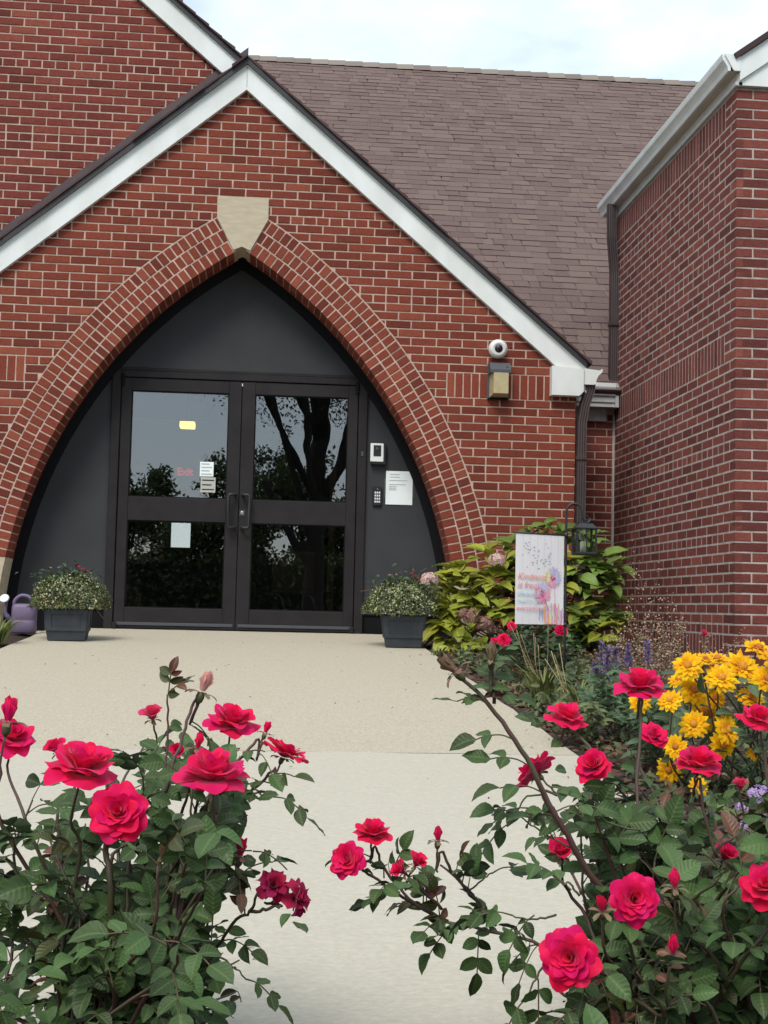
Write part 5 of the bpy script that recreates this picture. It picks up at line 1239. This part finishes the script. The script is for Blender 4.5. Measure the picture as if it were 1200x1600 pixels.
for x, y, wpx, ax in YF:
    D = 4.0+random.uniform(-.15, .15); p = PD(x, y, D); s_ = wpx/F*D/.062; V, Fc = sun_geo(); a_ = Vector(ax).normalized(); q = a_.to_track_quat('Z', 'Y').to_matrix().to_4x4() @ Matrix.Rotation(random.uniform(0, 6), 4, 'Z') @ Matrix.Scale(s_, 4); q.translation = p
    o = obj('bloom', npmesh('bloom', V, Fc, M['yellow'], True), ys, q)
    obj('disc', MB().lathe((0, 0, 0), [(.010, .0), (.0115, .006), (.009, .012), (.004, .0145)], 12).mesh('disc', M['yellow_c']), o, q)
    r_ = Vector((yb.x+random.uniform(-.15, .2), yb.y+random.uniform(-.1, .1), yb.z)); yst.tube(crom([r_, r_.lerp(p, .6)+rv(.02)-a_*.03, p-a_*.03, p], 4), .003, 5)
yst.build('stems', M['cane_green'], ys, kind='stuff')
YL = [leaf_mesh('leaf', .075, .034, M['yl_leaf'], f, d, nv=6, wav=.2) for f, d in ((.25, .6), (.35, 1.0), (.2, .3))]; it = []
for k in range(430):
    x, y = random.uniform(1035, 1330), random.uniform(1055, 1330); x0 = 1040 if y < 1180 else 1050+(y-1180)*.55
    if x < x0-5+random.uniform(0, 20): continue
    p = PD(x, y, 4.1+random.uniform(-.2, .35)); d = rv(); d.z = d.z*.4+.1; d.y -= .4; it.append((random.choice(YL), frame(p, d, Vector((0, -.4, 1))+rv(.35), random.uniform(.7, 1.25), random.gauss(0, .3))))
scatter(ys, 'leaf', it, 220, 'foliage')
# lilac phlox
pb = onG(1180, 1400); pb = Vector((1.45, -7.25, gz(-7.25))); t = thing('phlox', pb, 'lilac phlox cluster at the right edge below the yellow flowers', 'flower')
for x, y, rp_ in ((1185, 1238, 17), (1160, 1262, 11), (1178, 1292, 13), (1200, 1275, 14), (1195, 1252, 12), (1163, 1290, 10)):
    p = PD(x, y, 3.15); floret_head(t, p, rp_/F*3.15, M['phlox'], 26, 'flower_head', .7); MB().tube(crom([pb+rv(.03), pb.lerp(p, .6)+rv(.02), p], 4), .002, 5).build('stem', M['cane_green'], t)

# ---- garden flag and lantern
FY = -3.5
top = onY(884.5, 838, FY); fx = top.x; gb = Vector((fx, FY, gz(FY)))
hook = thing('shepherd_hook', gb, 'black iron shepherd hook standing in the bed beside the flag', 'garden hook')
h0 = onY(885, 800, FY); hk = onY(910, 806, FY); rad = (hk.x-h0.x)/2
pts = [gb-Vector((0, 0, .12)), gb+Vector((0, 0, .3)), Vector((fx+(h0.x-fx)*.7, FY, gb.z+.8)), Vector((h0.x, FY, h0.z))]
arc = [Vector((h0.x+rad-rad*math.cos(a), FY, h0.z+rad*1.05*math.sin(a))) for a in [math.pi*i/10 for i in range(1, 11)]]
tail = [Vector((hk.x+.004, FY, h0.z-.03)), Vector((hk.x+.018, FY, h0.z-.055)), Vector((hk.x+.036, FY, h0.z-.05)), Vector((hk.x+.044, FY, h0.z-.03))]
MB().tube(pts+arc+tail, .0068, 8).build('pole', M['black'], hook)
FROT = R(-34); FWd, FH = .318, .463
fdir = Vector((-math.cos(FROT), math.sin(FROT)*-1, 0))
fdir = Vector((-math.cos(R(27)), -math.sin(R(27)), 0))          # the flag swings towards the viewpoint away from its pole
ftop = Vector((fx-.012, FY-.01, top.z))
MB().tube([ftop+Vector((.02, .012, .004)), ftop+fdir*(FWd+.015)+Vector((0, 0, .004))], .0045, 6).build('flag_arm', M['black'], hook)
MB().lathe(ftop+Vector((.012, .010, -.01)), [(.011, 0), (.011, .03)], 10).build('clamp', M['black'], hook)
MB().lathe(Vector((h0.x*.3+fx*.7, FY, top.z-FH-.01)), [(.010, 0), (.010, .02)], 10).build('clamp', M['black'], hook)
flag = thing('garden_flag', ftop+fdir*FWd/2-Vector((0, 0, FH)), 'white garden flag printed with dandelions and the words Kindness is free', 'flag')
fn = fdir.cross(Vector((0, 0, 1))); fn = fn if fn.y < 0 else -fn
FO = ftop+fdir*FWd                                             # upper left corner seen from the viewpoint
fu = -fdir
def FP(u, v, n=0): return FO+fu*(u*FWd)+Vector((0, 0, -v*FH))+fn*(n+.004*math.sin(u*5+v*2)*v)+fu*(-.012*v*(1-u)*0)
mflag = mat('flag_cloth', (.86, .82, .82), .85, col2=(.82, .79, .80), scale=30, vscale=(9, 9, .3), trans=.12)
nu, nv_ = 10, 14; V = [FP(i/nu, j/nv_) for j in range(nv_+1) for i in range(nu+1)]+[FP(i/nu, j/nv_, -.0012) for j in range(nv_+1) for i in range(nu+1)]; n1 = (nu+1)*(nv_+1)
Fc = [(j*(nu+1)+i, (j+1)*(nu+1)+i, (j+1)*(nu+1)+i+1, j*(nu+1)+i+1) for j in range(nv_) for i in range(nu)]; Fc += [tuple(n1+k for k in f[::-1]) for f in Fc]
me = npmesh('cloth', [tuple(v) for v in V], Fc, mflag, True); me.transform(W[flag].inverted()); obj('cloth', me, flag)
def fmat(u, v, n=.0016):
    m_ = Matrix((fu, Vector((0, 0, 1)), fu.cross(Vector((0, 0, 1))))).transposed().to_4x4(); m_.translation = FP(u, v, n)+fn*.0025; return m_
inkm = {k: mat('flag_ink_'+k, c, .85) for k, c in dict(coral=(.82, .36, .30), red=(.80, .30, .33), aqua=(.50, .68, .73), pink=(.72, .22, .38), plum=(.28, .04, .16), lilac=(.55, .48, .68), yellow=(.78, .68, .35), blue=(.28, .36, .6), dark=(.10, .08, .12), orange=(.8, .35, .15), board=(.55, .52, .53), rose=(.78, .35, .45)).items()}
text('Kindness', .052, None, inkm['coral'], flag, shear=.25, bold=-.0003, Wm=fmat(.03, .505))
text('is free', .050, None, inkm['red'], flag, shear=.25, bold=-.0003, Wm=fmat(.03, .60))
text('SPRINKLE', .034, None, inkm['aqua'], flag, bold=-.0002, Wm=fmat(.03, .69))
text('THAT STUFF', .028, None, inkm['aqua'], flag, bold=-.0002, Wm=fmat(.03, .765))
text('everywhere', .036, None, inkm['red'], flag, shear=.25, bold=-.0002, Wm=fmat(.01, .845))
def stroke(mb, a, b, w_, n=.0022):
    A, B = FP(*a, n)+fn*.001, FP(*b, n)+fn*.001; d = (B-A); s_ = d.cross(fn).normalized()*w_/2; mb.add([A-s_, A+s_, B+s_*.5, B-s_*.5], [(0, 1, 2, 3)])
pr = {}
def ST(c, a, b, w_): stroke(pr.setdefault(c, MB()), a, b, w_)
asp = FWd/FH
for (cu, cv, r_, cols) in ((.77, .475, .19, ('lilac', 'rose', 'yellow', 'lilac')), (.56, .655, .19, ('rose', 'pink', 'rose', 'lilac'))):
    for k in range(80):
        a = 2*math.pi*k/80+random.uniform(-.05, .05); q0 = r_*random.uniform(.25, .5); q1 = r_*random.uniform(.75, 1.05)
        ST(cols[int((a+.6)/6.283*4) % 4], (cu+q0*math.cos(a), cv+q0*math.sin(a)*asp), (cu+q1*math.cos(a), cv+q1*math.sin(a)*asp), .0045)
    for k in range(26):
        a = random.uniform(0, 6.283); q = r_*.28*math.sqrt(random.random()); ST('pink' if k % 3 else 'plum', (cu+q*math.cos(a), cv+q*math.sin(a)*asp), (cu+q*math.cos(a)+.03, cv+q*math.sin(a)*asp+.02), .006)
for i in range(10):
    t0, t1 = i/10, (i+1)/10; ST('plum', (.58+.20*t0**.8, .70+.3*t0), (.58+.20*t1**.8, .70+.3*t1), .006)
    ST('pink', (.78+.04*math.sin(t0*3), .52+.40*t0), (.78+.04*math.sin(t1*3), .52+.40*t1), .004 if i < 6 else .008)
for k in range(60):
    u = random.uniform(.62, .95); c = random.choice(('orange', 'yellow', 'blue', 'rose', 'lilac', 'orange', 'pink')); h = random.uniform(.08, .24); lean = random.uniform(-.06, .06); ST(c, (u, .995), (min(.99, u+lean), .995-h), .007)
for k in range(26):
    u = random.uniform(.48, .62) if k % 2 else random.uniform(.86, .97); ST('blue', (u, random.uniform(.8, .99)), (u+.01, random.uniform(.8, .99)), .004)
for k in range(46):
    u, v = random.uniform(.08, .72), random.uniform(.08, .38)
    if random.random() < .5: u = random.gauss(.42, .14); v = random.gauss(.27, .07)
    a = random.uniform(-.8, .8); ST('dark', (u, v), (u+.035*math.cos(a), v+.02*math.sin(a)), .0028)
for u in (.14, .29, .44, .58, .72, .87): ST('board', (u, .01), (u, .99), .0012)
for c, mb in pr.items(): mb.build('print', inkm[c], flag)
# lantern
lc = Vector((hk.x+.012, FY, 0)); zt = onY(912, 826, FY).z; zb = onY(912, 867, FY).z; LWd = .050
lan = thing('lantern', (lc.x, FY, zb), 'small black lantern with white candle hanging from the garden hook', 'lantern')
MB().box((lc.x-LWd-.006, FY-LWd-.006, zb), (lc.x+LWd+.006, FY+LWd+.006, zb+.014), .003).build('base', M['black'], lan)
MB().box((lc.x-LWd-.010, FY-LWd-.010, zt-.004), (lc.x+LWd+.010, FY+LWd+.010, zt+.004), .002).add([(lc.x+a*(LWd+.004), FY+b*(LWd+.004), zt+.004) for a, b in ((-1, -1), (1, -1), (1, 1), (-1, 1))]+[(lc.x+a*LWd*.7, FY+b*LWd*.7, zt+.026) for a, b in ((-1, -1), (1, -1), (1, 1), (-1, 1))], [(0, 1, 5, 4), (1, 2, 6, 5), (2, 3, 7, 6), (3, 0, 4, 7), (4, 5, 6, 7)]).build('roof', M['black'], lan)
for a, b in ((-1, -1), (1, -1), (1, 1), (-1, 1)): MB().box((lc.x+a*LWd-.005, FY+b*LWd-.005, zb+.0141), (lc.x+a*LWd+.005, FY+b*LWd+.005, zt-.0041)).build('corner_post', M['black'], lan)
MB().box((lc.x-.003, FY-LWd-.003, zb+.0141), (lc.x+.003, FY-LWd+.003, zt-.0041)).build('mullion', M['black'], lan)
for a in (-1, 1): MB().box((lc.x-LWd+.0051, FY+a*(LWd-.004)-.001, zb+.0141), (lc.x+LWd-.0051, FY+a*(LWd-.004)+.001, zt-.0041)).build('pane', M['lantern_glass'], lan)
MB().lathe((lc.x-.004, FY, zb+.0142), [(.018, 0), (.018, .055), (.010, .058)], 14).build('candle', mat('candle_wax', (.8, .76, .66), .5), lan)
MB().tube([Vector((lc.x+.032*math.cos(a), FY, zt+.028+.042*math.sin(a))) for a in [math.pi*i/10 for i in range(11)]], .0028, 6).build('handle', M['black'], lan)
MB().lathe((lc.x, FY, zt+.0262), [(.006, 0), (.006, .008)], 10).build('finial', M['black'], lan)

# ================================================================== PLANTERS AND WATERING CAN
def planter(cxp, top_y, bot_y, wtop, wbot, label, rz, flab, Yc):
    b = onG(cxp, bot_y); base = Vector((b.x, b.y+.13, gz(b.y+.13))); D = px(b)[2]; h = (bot_y-top_y)/F*D; a = wtop/F*D/2; c = wbot/F*D/2
    t = thing('planter', base, label, 'planter', rz=rz); z0 = base.z-.004
    def ring(w_, z): return [(-w_, -w_, z), (w_, -w_, z), (w_, w_, z), (-w_, w_, z)]
    lv = [(c, 0), (c+.004, .03), (c+.012, .07), (a-.018, h-.05), (a-.012, h-.045), (a, h-.04), (a, h), (a-.018, h), (a-.022, h-.035)]
    mb = MB(); P = []
    for w_, z in lv: P += ring(w_, z)
    fs = [(i*4+j, i*4+(j+1) % 4, (i+1)*4+(j+1) % 4, (i+1)*4+j) for i in range(len(lv)-1) for j in range(4)]+[(3, 2, 1, 0)]
    mb.add(P, fs); me = mb.mesh('body', M['planter']); obj('body', me, t)
    sx = (a-c-.03)/(h-.12)
    for r_ in range(4):                                    # raised frame round a sunken panel on each side
        m_ = Matrix.Rotation(r_*math.pi/2, 4, 'Z'); fr = MB()
        def FP_(u, z, n): w_ = c+.012+(a-.030-c)*(z-.07)/(h-.12); return m_ @ Vector((u*w_, -w_-n, z))
        for (u0, z0_, u1, z1) in ((-.97, .065, -.72, h-.055), (.72, .065, .97, h-.055), (-.715, .065, .715, .092), (-.715, h-.085, .715, h-.055)):
            q = [(u0, z0_), (u1, z0_), (u1, z1), (u0, z1)]; fr.prism(q, lambda u, v: FP_(u, v, .007), lambda u, v: FP_(u, v, -.006))
        obj('panel_frame', fr.mesh('panel_frame', M['planter']), t)
    obj('soil', MB().box((-a+.021, -a+.021, h-.05), (a-.021, a-.021, h-.02)).mesh('soil', M['soil']), t)
    W_ = W[t]; pt = thing('alyssum', base+Vector((0, 0, h-.02)), flab, 'flower'); c0 = base+Vector((0, 0, h+.012)); it = []; fl = []; dr_ = []
    rx = a*1.5; AL = leaf_mesh('leaf', .028, .009, M['alys_leaf'], .2, .4, nv=3)
    AF = npmesh('floret', [(-.5, -.5, 0), (.5, -.5, .05), (.5, .5, 0), (-.5, .5, .05), (0, 0, .25)], [(0, 1, 4), (1, 2, 4), (2, 3, 4), (3, 0, 4)], M['alys_flower']); AD = npmesh('floret', [(-.5, -.5, 0), (.5, -.5, .05), (.5, .5, 0), (-.5, .5, .05), (0, 0, .25)], [(0, 1, 4), (1, 2, 4), (2, 3, 4), (3, 0, 4)], M['alys_dry'])
    for k in range(5200):
        u = random.uniform(-.18, 1); az = random.uniform(0, 6.283); q = math.sqrt(max(0, 1-u*u)); d = Vector((q*math.cos(az), q*math.sin(az), u)); lump = 1+.10*math.sin(az*5+u*4)+random.gauss(0, .05)
        p = c0+Vector((d.x*rx*lump, d.y*rx*.9*lump, d.z*.165*lump+.004-.045*max(0, (q-.55)/.45)**2*(1-u)*.6))
        if random.random() < .68: it.append((AL, frame(p-d*.008, d+rv(.6), d+Vector((0, 0, .4)), random.uniform(.7, 1.2))))
        else:
            dry = (u < .22 and math.sin(az*3.1+1)+random.gauss(0, .6) > (0 if cxp < 300 else .9))
            fl.append((AD if dry else AF, frame(p, rv(), d, random.uniform(.006, .012))))
    for k in range(160):                                  # taller green plants and small pink blooms in the middle
        p = c0+Vector((random.gauss(0, rx*.42), random.gauss(0, .05), .13+abs(random.gauss(0, .05)))); it.append((DK[k % 2], frame(p, rv()+Vector((0, 0, .5)), Vector((0, -.4, 1))+rv(.4), random.uniform(.5, .95))))
    scatter(pt, 'leaf', it, 0, 'foliage'); scatter(pt, 'floret', fl, 0, 'florets')
    for dx, dz, mt, s_ in ((.05, .215, 'rose_pink', .36), (.075, .20, 'rose_pink', .36), (-.11, .2, 'hyd_cream', .34), (-.06, .205, 'hyd_cream', .3), (.10, .185, 'rose_pink', .28)):
        p = c0+Vector((dx*(1 if cxp > 300 else 1.2), -.03, dz+.02)); bloom(pt, p, (random.uniform(-.4, .4), -.5, .8), s_, 'half', M[mt]); MB().tube([c0+Vector((dx*.7, 0, .02)), p], .0015, 4).build('stem', M['cane_green'], pt)
    st = MB()
    for k in range(3 if cxp > 300 else 2):
        e = Vector(((-.32, -.1, .10), (.16, .0, .28), (-.02, .03, .26))[k]) if cxp > 300 else Vector(((.27, -.05, .06), (.25, -.08, -.12))[k]); st.tube(crom([c0, c0+e*.6+Vector((0, 0, .05)), c0+e], 5), .0022, 4)
    st.build('stray_stem', M['drystem'], pt)
planter(101, 942, 1002, 75, 57, 'dark slate planter at the left of the doors', R(3), 'cream alyssum mound with dry tan patch in the left planter', 0)
planter(632, 952, 1013, 77, 55, 'dark slate planter at the right of the doors', R(-4), 'cream alyssum mound with pink blooms in the right planter', 0)
# watering can
wc = onY(37, 986, -.35); wc.z = gz(-.35); D = px(wc)[2]; s_ = D/F
t = thing('watering_can', wc, 'lilac plastic watering can with white sprinkler head at the far left', 'watering can')
hw_ = 19*s_; hh = 46*s_
V = []; n = 24
lv = [(.86, 0), (1, .01), (1, hh*.42), (.96, hh*.44), (1, hh*.47), (1, hh*.88), (.9, hh*.96), (.6, hh)]
mb = MB(); P = []
for f_, z in lv:
    for j in range(n):
        a = 2*math.pi*j/n; ca, sa = math.cos(a), math.sin(a); e = .55; P.append((wc.x+hw_*f_*math.copysign(abs(ca)**e, ca), wc.y+hw_*.75*f_*math.copysign(abs(sa)**e, sa), wc.z+z))
mb.add(P, [(i*n+j, i*n+(j+1) % n, (i+1)*n+(j+1) % n, (i+1)*n+j) for i in range(len(lv)-1) for j in range(n)]+[tuple(range(n-1, -1, -1)), tuple(range((len(lv)-1)*n, len(lv)*n))], True); mb.build('body', M['can'], t)
MB().tube(crom([(wc.x-hw_*.85, wc.y, wc.z+hh*.86), (wc.x-hw_*.8, wc.y, wc.z+hh*1.1), (wc.x-hw_*.3, wc.y, wc.z+hh*1.27), (wc.x+hw_*.35, wc.y, wc.z+hh*1.22), (wc.x+hw_*.7, wc.y, wc.z+hh*1.0)], 6), .014, 8).build('handle', M['can'], t)
sp = onY(7, 937, -.42)
MB().tube(crom([(wc.x-hw_*.8, wc.y, wc.z+hh*.3), (wc.x-hw_*1.4, wc.y-.04, wc.z+hh*.65), (sp.x+.01, -.40, sp.z-.01)], 6), [.020]*6+[.012]*7, 8).build('spout', M['can'], t)
MB().lathe((sp.x, -.40, sp.z), [(.014, -.02), (.034, .012), (.036, .02), (.03, .026)], 18, (-.1, -.8, .5)).build('sprinkler_head', M['cam_white'], t)

# ================================================================== LITTER ON THE PATH
lit = thing('leaf_litter', (0, -4, gz(-4)), 'scattered dark leaf bits lying on the path', 'litter'); it = []
FL = leaf_mesh('leaf', .03, .012, M['brownleaf'], .3, .8, nv=3); FK = leaf_mesh('leaf', .03, .012, mat('dark_leaf_bit', (.04, .03, .022), .9), .4, 1.0, nv=3)
for k in range(150):
    y = random.uniform(-8.1, -.4); x = random.choice((random.uniform(-1.3, 1.35), 1.38-abs(random.gauss(0, .12))))
    it.append((random.choice((FL, FK, FK)), frame((x, y, gz(y)+.004), (random.gauss(0, 1), random.gauss(0, 1), .1), (0, 0, 1), random.uniform(.2, .75))))
scatter(lit, 'leaf', it, 40, 'fragments')
ch = thing('bark_mulch', (2, -4, gz(-4)), 'brown bark chips covering the flower beds', 'mulch'); it = []
CH = npmesh('chip', [(-.5, -.2, 0), (.5, -.15, 0), (.45, .2, 0), (-.4, .22, 0), (-.45, -.18, .12), (.46, -.12, .14), (.4, .15, .12), (-.36, .18, .1)], [(4, 5, 6, 7), (0, 1, 5, 4), (1, 2, 6, 5), (2, 3, 7, 6), (3, 0, 4, 7)], M['chip'])
for k in range(5000):
    y = random.uniform(-9.5, -.3); x = 1.42+abs(random.gauss(0, .7))
    if y < YE-.02: x = random.uniform(-1.5, 2.2)
    elif y > -2 and x > 3.2: continue
    it.append((CH, frame((x, y, gz(y)-.012+random.uniform(0, .012)), (random.gauss(0, 1), random.gauss(0, 1), random.gauss(0, .3)), (0, 0, 1), random.uniform(.015, .045))))
scatter(ch, 'chip', it, 0, 'chips')

# ================================================================== TREES BEHIND THE VIEWPOINT (mirrored in the door glass)
def tree(name, base, H, crown_lo, rad, trunk_r, label, nleaf, group=None, limbs=7, leafs=.22, lean=0, fork=None):
    t = thing(name, base, label, 'tree', group); base = Vector(base); tk = MB(); tips = []
    topp = base+Vector((lean, 0, H*.62)); c = crom([base, base+Vector((lean*.2, 0, H*.25)), topp], 6); tk.tube(c, [trunk_r*(1.25-.75*i/(len(c)-1)) for i in range(len(c))], 9)
    for k in range(limbs):
        f_ = random.uniform(.35, 1); s0 = c[int(f_*(len(c)-1))]; a = k*2.4+random.uniform(-.4, .4); e = base+Vector((math.cos(a)*rad*random.uniform(.45, .85), math.sin(a)*rad*random.uniform(.45, .85), crown_lo+(H-crown_lo)*random.uniform(.25, .9)))
        q = crom([s0, s0.lerp(e, .5)+Vector((0, 0, .1*H*.5))+rv(.15), e], 5); tk.tube(q, [trunk_r*.5*(1-.85*i/(len(q)-1)) for i in range(len(q))], 6); tips += q[4:]
        for j in range(3):
            e2 = q[random.randrange(5, len(q))]; e3 = e2+Vector((random.gauss(0, rad*.25), random.gauss(0, rad*.25), random.gauss(0, H*.06))); tk.tube([e2, e2.lerp(e3, .5)+rv(.1), e3], [trunk_r*.12, trunk_r*.08, trunk_r*.03], 5); tips += [e3, e2.lerp(e3, .6)]
    if fork:
        q = crom([c[3], c[3]+Vector(fork)*.5+Vector((0, 0, -.1)), c[3]+Vector(fork)], 5); tk.tube(q, [trunk_r*.55, *[trunk_r*.4]*(len(q)-1)], 8)
    tk.build('trunk', M['bark'], t)
    cl = [p+rv(rad*.12) for p in tips for _ in range(2)]
    for k in range(22):
        d = rv().normalized()*random.uniform(.55, 1); cl.append(base+Vector((d.x*rad, d.y*rad, crown_lo+(H-crown_lo)*(.5+.5*d.z))))
    cl = np.array([tuple(p) for p in cl]); idx = rng.integers(0, len(cl), nleaf); ctr = cl[idx]+rng.normal(0, rad*.065, (nleaf, 3)); ctr = ctr[ctr[:, 2] > base.z+crown_lo]
    n = len(ctr); a = rng.normal(0, 1, (n, 3)); a /= np.linalg.norm(a, axis=1)[:, None]; b = np.cross(a, rng.normal(0, 1, (n, 3))); b /= np.linalg.norm(b, axis=1)[:, None]; s_ = leafs*rng.uniform(.6, 1.3, (n, 1))
    V = np.stack([ctr-a*s_*.5, ctr-b*s_*.3, ctr+a*s_*.5, ctr+b*s_*.3], 1).reshape(-1, 3); me = npmesh('crown', V, np.arange(4*n).reshape(-1, 4), M['treeleaf']); me.transform(W[t].inverted()); obj('crown', me, t)
def mir(x, y, Yt):
    """point at depth Yt (behind the viewpoint) that a pixel on the door glass mirrors"""
    d = ray(x, y); g = CAM+d*((.352-CAM.y)/d.y); r_ = Vector((d.x, -d.y, d.z)); return g+r_*((Yt-g.y)/r_.y)
p = mir(492, 790, -27); tree('maple_tree', (p.x, -27, -.6), 15, 5.9, 5.5, .25, 'large forked maple behind the viewpoint, mirrored in the right door', 42000, None, 13, .1, .3, (-1.5, 0, 2.6))
p = mir(235, 640, -24); tree('maple_tree', (p.x-6.2, -25, -.6), 13, 5.6, 5.6, .4, 'tall maple behind the viewpoint, branches mirrored at the top of the left door', 42000, None, 14, .1)
for k in range(12):
    x = -27+k*4.9+random.uniform(-1, 1); tree('hedgerow_tree', (x, -62+random.uniform(-4, 4), -.6), random.uniform(8.8, 10.8), .1, 3.8, .25, 'dark bushy tree in the far row mirrored in the doors', 14000, 'far tree row behind the viewpoint', 6, .24)

hg = thing('added_hedge', (0, -56, -.6), 'unseen leafy screen added below the far trees to darken the lower door panes', 'added_hedge')  # added, unseen leaf screen that keeps bright sky out of the lower panes
n = 60000; ctr = np.stack([rng.uniform(-26, 30, n), rng.normal(-56, .6, n), rng.uniform(-.7, 2.6, n)+rng.normal(0, .25, n)], 1)
a = rng.normal(0, 1, (n, 3)); a /= np.linalg.norm(a, axis=1)[:, None]; b = np.cross(a, rng.normal(0, 1, (n, 3))); b /= np.linalg.norm(b, axis=1)[:, None]; s_ = .24*rng.uniform(.6, 1.3, (n, 1))
me = npmesh('added_hedge_leaves', np.stack([ctr-a*s_*.5, ctr-b*s_*.35, ctr+a*s_*.5, ctr+b*s_*.35], 1).reshape(-1, 3), np.arange(4*n).reshape(-1, 4), M['treeleaf']); me.transform(W[hg].inverted()); obj('added_hedge_leaves', me, hg, kind='stuff')
mb = MB()
for k in range(56): mb.tube([(-26+k, -56, -.8), (-26+k+random.uniform(-.2, .2), -56, 1.8)], .05, 5)
mb.box((-26, -56.5, -.8), (30, -55.5, 2.2)); mb.build('added_hedge_core', M['bark'], hg, kind='stuff')  # stems and a solid box added so no sky shows through the leaves

for o_ in (gcov, ch, lit): o_['kind'] = 'stuff'
